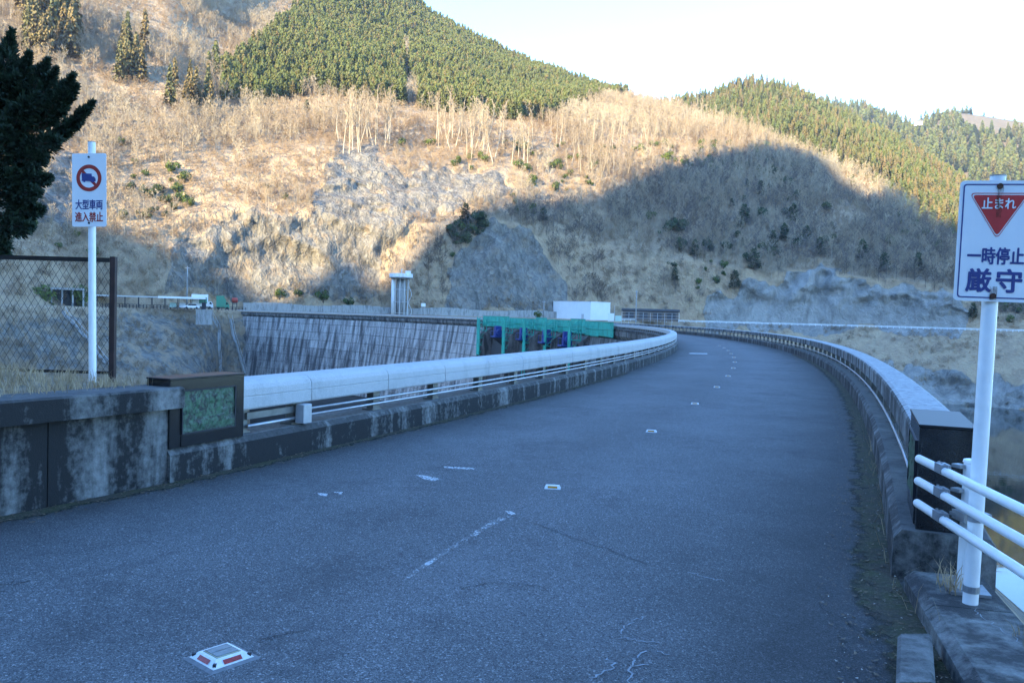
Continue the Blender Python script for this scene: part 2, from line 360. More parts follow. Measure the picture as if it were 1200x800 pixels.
M['twig_brown'] = leaf_mat('brown_twigs', [(0.33, 0.24, 0.155), (0.40, 0.30, 0.19), (0.28, 0.205, 0.14), (0.37, 0.285, 0.19)], patch=(0.68, 0.62, 0.56))
M['twig_shade'] = leaf_mat('shade_dark_twigs', [(0.17, 0.145, 0.125), (0.21, 0.18, 0.155), (0.14, 0.12, 0.105), (0.24, 0.205, 0.175)], patch=(0.7, 0.62, 0.58))  # darker copy of the bare twigs, with hill shade put into the colour
M['cedar'] = leaf_mat('cedar_foliage', [(0.10, 0.125, 0.038), (0.125, 0.145, 0.044), (0.145, 0.145, 0.05), (0.11, 0.132, 0.044), (0.175, 0.135, 0.052)])
M['cedar_tan'] = leaf_mat('tan_cedar_foliage', [(0.165, 0.125, 0.055), (0.14, 0.125, 0.055), (0.19, 0.14, 0.06), (0.105, 0.115, 0.05)])
M['pine'] = leaf_mat('dark_evergreen', [(0.045, 0.068, 0.030), (0.060, 0.080, 0.034), (0.075, 0.085, 0.04)])
M['ever'] = leaf_mat('evergreen_shrub', [(0.07, 0.10, 0.025), (0.10, 0.13, 0.03), (0.055, 0.08, 0.025)])
M['trunk'] = leaf_mat('dark_trunk', [(0.10, 0.075, 0.055), (0.13, 0.10, 0.075)])
M['juniper'] = plain('juniper_foliage', (0.020, 0.042, 0.022), 0.7, 0, 0.5, 7)
M['dry_grass'] = plain('dry_grass', (0.40, 0.29, 0.17), 0.85, 0, 0.4, 5)
M['dead_leaf'] = plain('dead_leaf', (0.12, 0.09, 0.06), 0.85, 0, 0.7, 14)

# ------------------------------------------------------------------ terrain: sheets of knots (picture column, row, distance)
HXS = [-260, 0, 100, 200, 238, 264, 400, 500, 600, 700, 800, 900, 1000, 1100, 1200, 1450]
DRD = [185, 226, 246, 258, 266, 279, 281, 283, 288, 302, 330, 345, 350, 350, 346, 335]
BENCH = [9, 9, 9, 12, 16, 9, 9, 9, 14, 26, 12, 9, 9, 9, 9, 9]
K0 = [(-60, 95), (-60, 105), (-60, 110), (-60, 112), (-60, 95), (-60, 22), (-60, 20), (-60, 20), (-60, 22), (-60, 30), (-55, 55), (-55, 70), (-55, 70), (-55, 70), (-55, 70), (-55, 70)]
K1 = [(-25, 40), (-25, 42), (-25, 42), (-25, 40), (-25, 34), (-25, 9), (-25, 8), (-25, 8), (-25, 9), (-25, 14), (-25.3, 24), (-25.3, 25), (-25.3, 25), (-25.3, 25), (-25.3, 24), (-25.3, 24)]
HA = {-260: [(290, 212), (180, 262), (80, 318), (-60, 430), (-250, 600)], 0: [(300, 250), (190, 298), (100, 352), (-20, 460), (-220, 650)],
      100: [(290, 274), (190, 315), (100, 372), (-20, 480), (-220, 680)], 200: [(262, 290), (180, 328), (110, 378), (0, 500), (-200, 720)],
      238: [(252, 293), (180, 332), (112, 400), (8, 550), (-165, 780)], 264: [(250, 294), (178, 338), (113, 410), (16, 580), (-130, 820)],
      400: [(250, 300), (175, 338), (115, 420), (34, 620), (-80, 850)], 500: [(265, 303), (188, 347), (127, 440), (66, 640), (20, 820)],
      600: [(262, 314), (195, 360), (137, 450), (104, 620), (72, 760)], 700: [(285, 342), (205, 385), (138, 470), (118, 600), (107, 700)],
      800: [(300, 346), (215, 400), (160, 470), (142, 520), (130, 560)], 900: [(318, 358), (228, 410), (190, 450), (172, 480), (160, 510)],
      1000: [(326, 362), (272, 400), (240, 430), (224, 450), (214, 470)], 1100: [(332, 362), (303, 388), (290, 403), (283, 415), (278, 428)],
      1200: [(374, 360), (362, 372), (354, 382), (348, 392), (343, 402)], 1450: [(384, 352), (378, 365), (374, 375), (370, 385), (368, 395)]}
def col_knots():
    rows = []
    for i, x in enumerate(HXS):
        D = DRD[i]; yh = 370 + ROLL * (x - 600)
        def azz(px, py): d = ray(px, py); return math.atan2(d[0], d[1])
        a = azz(x, yh); r = [(a, D - K0[i][1], K0[i][0]), (a, D - K1[i][1], K1[i][0]), (a, D, 0.6), (a, D + BENCH[i], 0.9)]
        for (py, dd) in HA[x]: P = at_d(x, py, dd); r.append((azz(x, py), dd, P[2]))
        e = r[-1]; r.append((e[0], e[1] + 160, e[2] - 70)); rows.append(r)
    return np.array(rows)                              # column, knot, (azimuth, distance, height)
def sheet(knots, az, subs, smooth=0):
    nk = knots.shape[1]; D = np.stack([np.interp(az, knots[:, k, 0], knots[:, k, 1]) for k in range(nk)], 1)
    Z = np.stack([np.interp(az, knots[:, k, 0], knots[:, k, 2]) for k in range(nk)], 1)
    if smooth:
        ker = np.hanning(smooth * 2 + 3)[1:-1]; ker /= ker.sum()
        pad = lambda A: np.stack([np.convolve(np.pad(A[:, k], smooth, 'edge'), ker, 'valid') for k in range(nk)], 1)
        D, Z = pad(D), pad(Z)
    s = np.concatenate([np.linspace(i, i + 1, n, endpoint=False) for i, n in enumerate(subs)] + [[nk - 1]])
    i0 = np.minimum(s.astype(int), nk - 2); fr = s - i0
    DD = D[:, i0] * (1 - fr) + D[:, i0 + 1] * fr; ZZ = Z[:, i0] * (1 - fr) + Z[:, i0 + 1] * fr
    return DD, ZZ, s
def grid_obj(name, X, Y, Z, mat, attrs=None, smooth=True):
    n, m = X.shape; idx = np.arange(n * m).reshape(n, m)
    q = np.stack([idx[:-1, :-1], idx[1:, :-1], idx[1:, 1:], idx[:-1, 1:]], -1).reshape(-1, 4)
    me = np_mesh(name, np.stack([X, Y, Z], -1).reshape(-1, 3), q, mat, smooth)
    for k, v in (attrs or {}).items():
        a = me.attributes.new(k, 'FLOAT', 'POINT'); a.data.foreach_set('value', v.ravel().astype(np.float32))
    o = link(bpy.data.objects.new(name, me)); return o
POLY = {
 'rock1': [(385, 168), (430, 165), (470, 200), (520, 190), (560, 200), (600, 208), (600, 235), (540, 250), (470, 262), (445, 300), (445, 352), (190, 346), (196, 305), (230, 262), (300, 250), (370, 250), (378, 200)],
 'rock2': [(575, 262), (610, 265), (650, 310), (672, 362), (512, 362), (520, 320), (548, 290)],
 'rock3': [(825, 350), (880, 328), (960, 316), (1000, 325), (1020, 347), (1060, 333), (1105, 332), (1125, 360), (1132, 389), (826, 386)],
 'shore': [(960, 425), (1060, 430), (1130, 438), (1200, 442), (1300, 445), (1300, 482), (900, 480)],
 'rock5': [(50, 190), (85, 185), (85, 262), (30, 262)],
 'slope': [(-200, 362), (240, 366), (300, 372), (320, 450), (-200, 450)],
 'conif': [(258, 118), (262, 88), (300, 60), (345, 20), (380, -30), (400, -90), (500, -60), (760, 60), (775, 112), (700, 122), (640, 142), (600, 142), (500, 130), (430, 118), (370, 110), (300, 124)],
 'gap': [(473, 60), (478, 56), (481, 90), (492, 122), (488, 135), (476, 135), (474, 100)],
}
az_h = np.linspace(math.atan2(ray(-230, 360)[0], 1), math.atan2(ray(1430, 392)[0], 1), 760)
KN = col_knots()
DH, ZH, SH = sheet(KN, az_h, [8, 26, 2, 26, 34, 30, 26, 20, 6], 7)
XH = DH * np.sin(az_h)[:, None]; YH = DH * np.cos(az_h)[:, None]
pxh, pyh = proj(np.stack([XH, YH, ZH], -1))
wild = np.clip((SH - 3.15) / 0.5, 0, 1)[None, :] + np.clip((2 - SH) / 0.25, 0, 1)[None, :] * np.clip((SH - 0.2) / 0.7, 0, 1)[None, :]
wob = lambda k: (fbm(pxh / 26 + k, pyh / 26, 4, 77) * 20)
pxr, pyr = pxh + wob(0), pyh + np.minimum(wob(9), 8)
rock = np.zeros_like(ZH); pale = np.zeros_like(ZH)
for k in ('rock1', 'rock2', 'rock3', 'shore', 'rock5'): rock[inpoly(pxr, pyr, POLY[k]) & (SH[None, :] < 6.2)] = 1
rock[inpoly(pxh, pyh, POLY['slope']) & (SH[None, :] < 2)] = 0.52
for k, pv in (('rock3', 1.0), ('shore', 1.0), ('rock2', 0.2)): pale[inpoly(pxr, pyr, POLY[k]) & (SH[None, :] < 4.6)] = pv
for _ in range(2):
    rock[1:-1, 1:-1] = (rock[1:-1, 1:-1] * 2 + rock[:-2, 1:-1] + rock[2:, 1:-1] + rock[1:-1, :-2] + rock[1:-1, 2:]) / 6
rid = 1 - np.abs(fbm(XH / 14, YH / 14 + ZH / 11, 5, 3))
big = fbm(XH / 60 + 5, YH / 60, 4, 9); fine = fbm(XH / 9, YH / 9 + ZH / 12, 4, 21)
ZN = ZH + wild * (5.0 * big * np.clip(DH / 420, 0.2, 1.6) + 1.1 * fine * (1 + rock))
push = wild * (rock * (1 + 0.5 * pale) * ((rid - 0.75) * 6.5 + 2.4 * fbm(XH / 5, ZH / 6, 5, 40) + 1.3 * np.abs(fbm(XH / 2.2, ZH / 2.6, 3, 55))) + 0.8 * fbm(XH / 20, ZH / 16, 4, 33))
XN = XH - np.sin(az_h)[:, None] * push; YN = YH - np.cos(az_h)[:, None] * push
hill = grid_obj('hillside', XN, YN, ZN, M['hill'], {'rock': rock, 'pale': pale}); hill['kind'] = 'structure'
hill['label'] = 'steep winter hillside with dry brown slopes and grey rock faces across the gorge'

def ridge_sheet(name, tops, base, D0, D1, az0, az1, mid, seed, label, n=200):
    kn = []
    for (x, y) in tops:
        yb = np.interp(x, [b[0] for b in base], [b[1] for b in base])
        def az(px, py): d = ray(px, py); return math.atan2(d[0], d[1])
        P0 = at_d(x, yb, D0); P1 = at_d(x, y, D1); a = az(x, y)
        zm = P0[2] + (P1[2] - P0[2]) * mid
        kn.append([(a, D0, P0[2] - 20), (a, D0 + (D1 - D0) * 0.5, zm), (a, D1, P1[2]), (a, D1 + 250, P1[2] - 120)])
    kn = np.array(kn); az = np.linspace(kn[0, 0, 0], kn[-1, 0, 0], n)
    D, Z, s = sheet(kn, az, [30, 40, 8], 3)
    X = D * np.sin(az)[:, None]; Y = D * np.cos(az)[:, None]
    amp = np.clip(s / 0.6, 0, 1) * np.clip(1 - np.abs(s - 2) * 0 , 0, 1)
    Z = Z + amp * 14 * fbm(X / 130, Y / 130, 4, seed) * np.clip(np.abs(s - 2) * 1.3 + 0.15, 0, 1)
    o = grid_obj(name, X, Y, Z, M['hill_far'], {'rock': Z * 0, 'pale': Z * 0}); o['kind'] = 'structure'; o['label'] = label
    return X, Y, Z
T2 = [(640, 150), (720, 140), (780, 128), (830, 118), (860, 106), (881, 101), (910, 106), (935, 112), (958, 126), (1000, 146), (1033, 162), (1070, 184), (1104, 205), (1137, 226), (1200, 262), (1300, 300), (1450, 340)]
B2 = [(640, 330), (1000, 320), (1100, 335), (1200, 372), (1450, 390)]
R2g = ridge_sheet('forested_ridge', T2, B2, 470, 850, 0, 0, 0.52, 5, 'cedar covered ridge behind the shaded hill, right half')
T3 = [(860, 150), (920, 135), (958, 124), (985, 127), (1005, 128), (1019, 131), (1045, 139), (1068, 146), (1080, 143), (1104, 131), (1130, 133), (1150, 136), (1175, 140), (1200, 143), (1300, 150), (1500, 170)]
B3 = [(860, 300), (1500, 350)]
R3g = ridge_sheet('far_mountain', T3, B3, 900, 1500, 0, 0, 0.5, 6, 'farthest wooded mountain on the right horizon')

# the mountain behind the camera whose shadow covers the valley: its crest follows from the shadow line on the far slope
SHL = [(-150, 338), (0, 336), (140, 334), (200, 332), (270, 312), (330, 298), (385, 284), (450, 270), (500, 262), (540, 250), (600, 240), (660, 236), (720, 222), (745, 206), (800, 188), (850, 178), (900, 172), (945, 176), (975, 196), (1000, 228), (1040, 252), (1090, 266)]
LD = 480.0; PERP = np.array([SUN_H[1], -SUN_H[0]])
cl, cz = [], []
for (x, y) in SHL:
    d = ray(x, y); a = math.atan2(d[0], d[1]); i = int(np.clip(np.searchsorted(az_h, a), 0, len(az_h) - 1))
    px_, py_ = pxh[i], pyh[i]; up = np.arange(40, len(SH) - 8); j = up[np.argmin(np.abs(py_[up] - y))]
    P = np.array([XH[i, j], YH[i, j], ZH[i, j]]); s = P[:2] @ SUN_H
    cl.append(P[:2] @ PERP); cz.append(P[2] + (LD - s) * math.tan(SUN_EL))
q2x, q2y = proj(np.stack(R2g, -1))
for (x, y) in [(1112, 262), (1140, 276), (1170, 286), (1200, 296)]:      # the same shadow where it falls on the ridge behind
    i = np.unravel_index(np.argmin(np.hypot(q2x - x, q2y - y)), q2x.shape); P = np.array([R2g[0][i], R2g[1][i], R2g[2][i]])
    cl.append(P[:2] @ PERP); cz.append(P[2] + (LD - P[:2] @ SUN_H) * math.tan(SUN_EL))
o_ = np.argsort(cl); cl = np.array(cl)[o_]; cz = np.array(cz)[o_]
lat = np.linspace(cl[0] - 300, cl[-1] + 500, 260); crest = np.interp(lat, cl, cz)
crest = np.where(lat < cl[0], crest + 0 * lat, crest)
ker = np.hanning(7)[1:-1]; crest = np.convolve(np.pad(crest, 2, 'edge'), ker / ker.sum(), 'valid')
crest = crest + 3.5 * fbm(lat / 9, lat * 0, 3, 8)
sv = np.concatenate([np.linspace(70, LD, 30), np.linspace(LD + 30, LD + 350, 8)])
prof = np.where(sv <= LD, ((sv - 70) / (LD - 70)) ** 1.15, 1 - (sv - LD) / 500)
Lg, Sg = np.meshgrid(lat, sv, indexing='ij')
Zg = (crest[:, None] + 30) * prof[None, :] - 30 + 10 * fbm(Lg / 70, Sg / 70, 4, 15) * np.clip((LD - Sg) / 100, 0, 1)
grid_obj('shading_mountain', Lg * PERP[0] + Sg * SUN_H[0], Lg * PERP[1] + Sg * SUN_H[1], Zg, M['hill_far'], {'rock': Zg * 0, 'pale': Zg * 0})['kind'] = 'structure'

# reservoir: a level sheet on the outer side of the dam
mb = MB(); na = 60
for i in range(na + 1):
    a = math.radians(-75 + 150 * i / na)
    for r in (3.0, 60, 220, 700): mb.v.append(tuple(arc(a, RW + r, -25.0)))
for i in range(na):
    for k in range(3): mb.f.append((i * 4 + k, i * 4 + k + 1, (i + 1) * 4 + k + 1, (i + 1) * 4 + k))
mb.build('water', M['water'])['kind'] = 'structure'

# ------------------------------------------------------------------ plants: prototypes
class TB:                                               # triangle/quad bag for plants
    def __init__(s): s.v = []; s.f = []
    def tube(s, pts, rad, n=3):
        b = len(s.v); m = len(pts); up = np.array([0.3, 0.9, 0.1])
        for i in range(m):
            t = pts[min(i + 1, m - 1)] - pts[max(i - 1, 0)]; t = t / (np.linalg.norm(t) + 1e-9)
            a = np.cross(t, up); a /= np.linalg.norm(a) + 1e-9; c = np.cross(a, t)
            for k in range(n):
                an = 2 * math.pi * k / n; s.v.append(pts[i] + rad[i] * (math.cos(an) * a + math.sin(an) * c))
        for i in range(m - 1):
            for k in range(n): k2 = (k + 1) % n; s.f.append((b + i * n + k, b + i * n + k2, b + (i + 1) * n + k2, b + (i + 1) * n + k))
    def ribbon(s, p, q, w, r):
        d = q - p; side = np.cross(d, r.normal(size=3)); side *= w / 2 / (np.linalg.norm(side) + 1e-9)
        b = len(s.v); s.v += [p - side, p + side, q + side * 0.35, q - side * 0.35]; s.f.append((b, b + 1, b + 2, b + 3))
    def quad(s, a, b_, c, d):
        b = len(s.v); s.v += [a, b_, c, d]; s.f.append((b, b + 1, b + 2, b + 3))
    def mesh(s, name, mat, smooth=False): return np_mesh(name, np.array(s.v), np.array(s.f), mat, smooth)
def unit(v): return v / (np.linalg.norm(v) + 1e-9)
def gen_bare(h, spread, nprim, seed, low=0.3, upang=0.9, stems=1, tw=0.055):
    r = np.random.default_rng(seed); T = TB(); C = TB()
    for st in range(stems):
        lean = r.normal(size=2) * (0.05 if stems == 1 else 0.22); pts = []; bend = r.normal(size=2) * 0.03 * h
        hh = h * (1 if stems == 1 else r.uniform(0.7, 1))
        for i in range(6):
            f = i / 5; pts.append(np.array([lean[0] * hh * f + bend[0] * math.sin(3 * f), lean[1] * hh * f + bend[1] * math.sin(2.5 * f), hh * 0.92 * f]))
        pts[0][2] = -0.6; r0 = 0.011 * h / stems ** 0.5
        T.tube(pts, [r0 * (1 - 0.85 * i / 5) for i in range(6)], 5)
        for k in range(nprim):
            f = low + (1 - low) * ((k + r.uniform(0, 1)) / nprim); i = min(int(f * 5), 4); p = pts[i] + (pts[i + 1] - pts[i]) * (f * 5 - i)
            az = r.uniform(0, 6.283); L = spread * h * (1.15 - 0.75 * f) * r.uniform(0.7, 1.2)
            d = unit(np.array([math.cos(az), math.sin(az), upang * r.uniform(0.6, 1.5)]))
            q1 = p + d * L * 0.5; q2 = q1 + unit(d + np.array([0, 0, 0.5]) + r.normal(size=3) * 0.2) * L * 0.6
            C.tube([p, q1, q2], [r0 * 0.38, r0 * 0.24, r0 * 0.08], 3)
            for j in range(5):
                g = r.uniform(0.25, 1.0); b0 = p + (q1 - p) * min(1, g * 2) if g < 0.5 else q1 + (q2 - q1) * (g * 2 - 1)
                d2 = unit(d + r.normal(size=3) * 0.6 + np.array([0, 0, 0.35])); L2 = L * r.uniform(0.25, 0.5); b1 = b0 + d2 * L2
                C.ribbon(b0, b1, tw * 1.4, r)
                for m in range(4):
                    g = r.uniform(0.3, 1); t0 = b0 + (b1 - b0) * g
                    C.ribbon(t0, t0 + unit(d2 + r.normal(size=3) * 0.6 + np.array([0, 0, 0.25])) * L2 * r.uniform(0.35, 0.7), tw, r)
    return T, C
def gen_conifer(h, rad, seed, low=0.1, whorls=24, per=9, pw=0.9, droop=0.25):
    r = np.random.default_rng(seed); T = TB(); C = TB()
    T.tube([np.array([0, 0, -0.8]), np.array([0, 0, h * 0.5]), np.array([0, 0, h * 0.97])], [0.014 * h, 0.009 * h, 0.002 * h], 5)
    for w in range(whorls):
        f = low + (1 - low) * (w + 0.5) / whorls; R = rad * (1 - (f - low) / (1 - low)) ** pw + 0.04 * h * 0.3
        for k in range(per):
            az = r.uniform(0, 6.283); Rk = R * r.uniform(0.6, 1.15); z = f * h + r.normal() * h * 0.012
            d = np.array([math.cos(az), math.sin(az), 0]); s = np.array([-d[1], d[0], 0]); wd = Rk * r.uniform(0.35, 0.6) + 0.12
            a = np.array([0, 0, z]) + d * Rk * 0.15; e = np.array([0, 0, z - droop * Rk + r.normal() * 0.1]) + d * Rk
            m = np.array([0, 0, z + 0.10 * Rk]) + d * Rk * 0.55
            C.quad(a, m - s * wd * 0.6 + np.array([0, 0, -0.2 * wd]), e, m + s * wd * 0.6 + np.array([0, 0, -0.25 * wd]))
            for q in range(2):                          # hanging sprays
                g = r.uniform(0.4, 1.0); b = a + (e - a) * g + s * r.normal() * wd * 0.3
                u = unit(s * r.normal() + d * r.normal() * 0.6); L = h * 0.022 * r.uniform(0.7, 1.5) + 0.1
                C.quad(b + u * L * 0.7, b + np.array([0, 0, L * 0.7]), b - u * L * 0.7, b - np.array([0, 0, L * 1.1]) + d * L * 0.4)
    return T, C
def gen_bush(h, rad, seed, n=260, leaf=0.16):
    r = np.random.default_rng(seed); T = TB(); C = TB(); cs = [(r.normal(size=2) * rad * 0.4, r.uniform(0.35, 0.75) * h, r.uniform(0.4, 0.7) * rad) for _ in range(6)]
    for i in range(5):
        e = np.array([*(r.normal(size=2) * rad * 0.5), h * 0.7]); T.tube([np.array([0, 0, -0.3]), e * 0.5 + np.array([0, 0, h * .05]), e], [0.05, 0.03, 0.01], 3)
    for i in range(n):
        c, z, R = cs[r.integers(6)]; d = unit(r.normal(size=3)); p = np.array([c[0], c[1], z]) + d * R * r.uniform(0.7, 1.05); p[2] = max(p[2], 0.05)
        u = unit(np.cross(d, r.normal(size=3))); w = np.cross(d, u); u = u + d * r.normal() * 0.4; L = leaf * r.uniform(0.7, 1.5)
        C.quad(p - u * L, p - w * L * 0.6, p + u * L, p + w * L * 0.6)
    return T, C
def proto(tc, name, tm, cm):
    T, C = tc; a = T.mesh(name + '_trunk', tm, True); b = C.mesh(name + '_crown', cm)
    nv = len(T.v); j = bpy.data.meshes.new(name)        # joined copy for masses of trees
    V = np.array(T.v + C.v); Fq = np.array([tuple(f) for f in T.f] + [tuple(i + nv for i in f) for f in C.f])
    j = np_mesh(name, V, Fq, tm); j.materials.append(cm)
    j.polygons.foreach_set('material_index', np.array([0] * len(T.f) + [1] * len(C.f), np.int32))
    return a, b, bpy.data.objects.new(name, j)
BARE = [proto(gen_bare(12, 0.36, 14, 100 + i, 0.25, 0.9, 1, 0.085), 'bare_tree', M['bark_pale'], M['twig']) for i in range(4)]
TALL = [proto(gen_bare(20, 0.20, 13, 140 + i, 0.42, 1.5, 1, 0.10), 'tall_bare_tree', M['bark_pale'], M['twig']) for i in range(4)]
SCRUB = [proto(gen_bare(3.6, 0.45, 6, 160 + i, 0.12, 0.8, 3, 0.065), 'scrub', M['twig_brown'], M['twig_brown']) for i in range(3)]
CEDAR = [proto(gen_conifer(15, 2.9, 180 + i, 0.12 + 0.05 * i, 22, 10, 0.5), 'cedar', M['trunk'], M['cedar']) for i in range(3)]
TANC = [proto(gen_conifer(16, 2.9, 190 + i, 0.08), 'tan_cedar', M['trunk'], M['cedar_tan']) for i in range(2)]
PINE = [proto(gen_conifer(9, 3.4, 200 + i, 0.12, 15, 12, 0.45, 0.0), 'pine', M['trunk'], M['pine']) for i in range(2)]
BUSH = [proto(gen_bush(2.6, 1.5, 210 + i, 300, 0.24), 'bush', M['trunk'], M['ever']) for i in range(2)]

ROUND = [proto(gen_bush(6.5, 3.0, 230 + i, 520, 0.42), 'evergreen', M['trunk'], M['pine']) for i in range(3)]
SHADET = [proto(gen_bare(11, 0.38, 15, 260 + i, 0.2, 0.8, 1, 0.10), 'shade_dark_tree', M['twig_shade'], M['twig_shade']) for i in range(3)]
class Ground:
    def __init__(s, X, Y, Z, ok=None):
        P = np.stack([X, Y, Z], -1); s.a, s.b, s.c, s.d = P[:-1, :-1], P[1:, :-1], P[1:, 1:], P[:-1, 1:]
        s.mid = (s.a + s.c) / 2; s.area = np.linalg.norm(np.cross(s.c - s.a, s.d - s.b), axis=-1) / 2
        s.px, s.py = proj(s.mid); s.ok = np.ones(s.area.shape, bool) if ok is None else ok
    def sample(s, n, mask, r=rng):
        w = (s.area * mask * s.ok).ravel()
        if w.sum() == 0: return np.zeros((0, 3))
        i = r.choice(w.size, n, p=w / w.sum()); u = r.random((n, 1)); v = r.random((n, 1))
        f = lambda q: q.reshape(-1, 3)[i]
        return (f(s.a) * (1 - u) + f(s.b) * u) * (1 - v) + (f(s.d) * (1 - u) + f(s.c) * u) * v
rowc = (SH[:-1] + SH[1:]) / 2
GH = Ground(XN, YN, ZN, np.broadcast_to((rowc > 3.05) & (rowc < 8.2), (len(az_h) - 1, len(SH) - 1)).copy())
G2, G3 = Ground(*R2g), Ground(*R3g)
rk = rock[:-1, :-1]; inframe = (GH.px > -120) & (GH.px < 1320) & (GH.py > -90)
conif = inpoly(GH.px, GH.py, POLY['conif']) & ~inpoly(GH.px, GH.py, POLY['gap'])

def scatter(name, label, cat, pts, sc, which, protos):   # a mass nobody could count: points carrying copies
    n = len(pts); me = bpy.data.meshes.new(name); me.vertices.add(n); me.vertices.foreach_set('co', np.asarray(pts, np.float32).ravel())
    for k, v, ty in (('sc', sc, 'FLOAT'), ('rz', rng.random(n) * 6.283, 'FLOAT'), ('which', which, 'INT')):
        a = me.attributes.new(k, ty, 'POINT'); a.data.foreach_set('value', np.asarray(v, np.int32 if ty == 'INT' else np.float32))
    o = link(bpy.data.objects.new(name, me)); tag(o, label, cat, None, 'stuff')
    g = bpy.data.node_groups.new(name, 'GeometryNodeTree'); g.interface.new_socket('Geometry', in_out='INPUT', socket_type='NodeSocketGeometry')
    g.interface.new_socket('Geometry', in_out='OUTPUT', socket_type='NodeSocketGeometry')
    gi, go = g.nodes.new('NodeGroupInput'), g.nodes.new('NodeGroupOutput'); jn = g.nodes.new('GeometryNodeJoinGeometry')
    def attr(nm, ty): q = g.nodes.new('GeometryNodeInputNamedAttribute'); q.data_type = ty; q.inputs[0].default_value = nm; return q.outputs[0]
    a_s, a_r, a_w = attr('sc', 'FLOAT'), attr('rz', 'FLOAT'), attr('which', 'INT')
    cx = g.nodes.new('ShaderNodeCombineXYZ'); g.links.new(a_r, cx.inputs[2])
    for k, pr in enumerate(protos):
        ip = g.nodes.new('GeometryNodeInstanceOnPoints'); oi = g.nodes.new('GeometryNodeObjectInfo'); oi.inputs['Object'].default_value = pr
        oi.inputs['As Instance'].default_value = True
        cmp = g.nodes.new('FunctionNodeCompare'); cmp.data_type = 'INT'; cmp.operation = 'EQUAL'
        ins = [s_ for s_ in cmp.inputs if s_.type == 'INT']; g.links.new(a_w, ins[0]); ins[1].default_value = k
        g.links.new(gi.outputs[0], ip.inputs['Points']); g.links.new(cmp.outputs[0], ip.inputs['Selection'])
        g.links.new(oi.outputs['Geometry'], ip.inputs['Instance']); g.links.new(cx.outputs[0], ip.inputs['Rotation']); g.links.new(a_s, ip.inputs['Scale'])
        g.links.new(ip.outputs[0], jn.inputs[0])
    g.links.new(jn.outputs[0], go.inputs[0]); md = o.modifiers.new('scatter', 'NODES'); md.node_group = g
    return o
def thin(pts, cell):                                    # no two plants closer than about one cell
    k = np.floor(pts[:, :2] / cell).astype(int); _, i = np.unique(k, axis=0, return_index=True); return pts[i]
GB = Ground(XN, YN, ZN, np.broadcast_to((rowc > 1.12) & (rowc < 1.98), (len(az_h) - 1, len(SH) - 1)).copy())
soil = inframe & (rk < 0.35)
P = thin(GH.sample(26000, soil & ~conif & (GH.py < 352)), 3.0); P[:, 2] -= 0.3
clump = fbm(P[:, 0] / 28, P[:, 1] / 28, 3, 71); P = P[clump > -0.02 - 0.25 * (P[:, 0] > 0)]; keep_ = ~inpoly(*proj(P), [(380, 120), (640, 120), (640, 215), (380, 195)]) | (rng.random(len(P)) < 0.35); P = P[keep_ & ~inpoly(*proj(P), [(640, 160), (655, 160), (668, 190), (700, 236), (640, 240), (648, 195)])]
scatter('bare_woodland', 'grey brown leafless woodland covering the slopes across the gorge', 'woodland', P, rng.uniform(0.4, 0.95, len(P)) * np.interp(P[:, 2], [5, 60], [0.75, 1.0]), rng.integers(0, 4, len(P)), [b[2] for b in BARE])
P = thin(GH.sample(30000, inframe & (rk < 0.8) & ~conif), 1.9); P[:, 2] -= 0.2
scatter('dry_scrub', 'low dry brown scrub over the slopes and ledges across the gorge', 'scrub', P, rng.uniform(0.4, 1.15, len(P)), rng.integers(0, 3, len(P)), [b[2] for b in SCRUB])
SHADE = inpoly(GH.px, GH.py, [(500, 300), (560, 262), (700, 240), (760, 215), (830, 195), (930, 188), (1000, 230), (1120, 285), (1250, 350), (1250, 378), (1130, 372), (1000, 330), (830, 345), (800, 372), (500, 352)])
P = thin(GH.sample(12000, soil & SHADE), 3.4); P = P[fbm(P[:, 0] / 24, P[:, 1] / 24, 3, 131) > -0.12]; P[:, 2] -= 0.3  # extra dark trees, added only inside the shaded area to deepen its shade
scatter('shade_dark_woodland', 'leafless trees coloured dark grey to deepen the shade on the hill behind the shadowed crest', 'woodland', P, rng.uniform(0.35, 0.9, len(P)), rng.integers(0, 3, len(P)), [b[2] for b in SHADET])
nb_m = (GB.px > -100) & (GB.px < 1300)
PB = np.concatenate([thin(GB.sample(5000, nb_m & (GB.px < 300)), 1.7), thin(GB.sample(4500, nb_m & (GB.px > 780) & (GB.py < 450)), 1.8)]); PB = PB[fbm(PB[:, 0] / 9, PB[:, 1] / 9 + PB[:, 2] / 7, 3, 17) > -0.15]; PB[:, 2] -= 0.2
scatter('bank_scrub', 'low brown scrub on the banks below the far road', 'scrub', PB, rng.uniform(0.25, 0.75, len(PB)), rng.integers(0, 3, len(PB)), [b[2] for b in SCRUB])
P = thin(GH.sample(60000, inframe & conif), 2.5); P[:, 2] -= 0.5
scatter('cedar_forest', 'sunlit green cedar plantation on the upper slope of the left mountain', 'forest', P, rng.uniform(0.42, 0.85, len(P)), rng.integers(0, 3, len(P)), [b[2] for b in CEDAR])
P2 = thin(G2.sample(30000, (G2.px > 650) & (G2.px < 1300)), 3.6); n2 = fbm(P2[:, 0] / 90, P2[:, 1] / 90, 3, 5)
scatter('ridge_forest', 'mixed green and tan cedars covering the ridge behind the shaded hill', 'forest', P2, rng.uniform(0.5, 1.0, len(P2)), np.where(n2 + rng.normal(size=len(P2)) * 0.25 > 0.05, 1 + rng.integers(0, 2, len(P2)), 0), [CEDAR[0][2], TANC[0][2], CEDAR[2][2]])
P3 = thin(G3.sample(12000, (G3.px > 850) & (G3.px < 1320)), 6.5); n3 = fbm(P3[:, 0] / 160, P3[:, 1] / 160, 3, 25)
P3 = P3[n3 > -0.45]
scatter('far_forest', 'dark evergreen forest on the farthest mountain at right', 'forest', P3, rng.uniform(0.9, 1.5, len(P3)), rng.integers(0, 2, len(P3)), [CEDAR[1][2], PINE[0][2]])
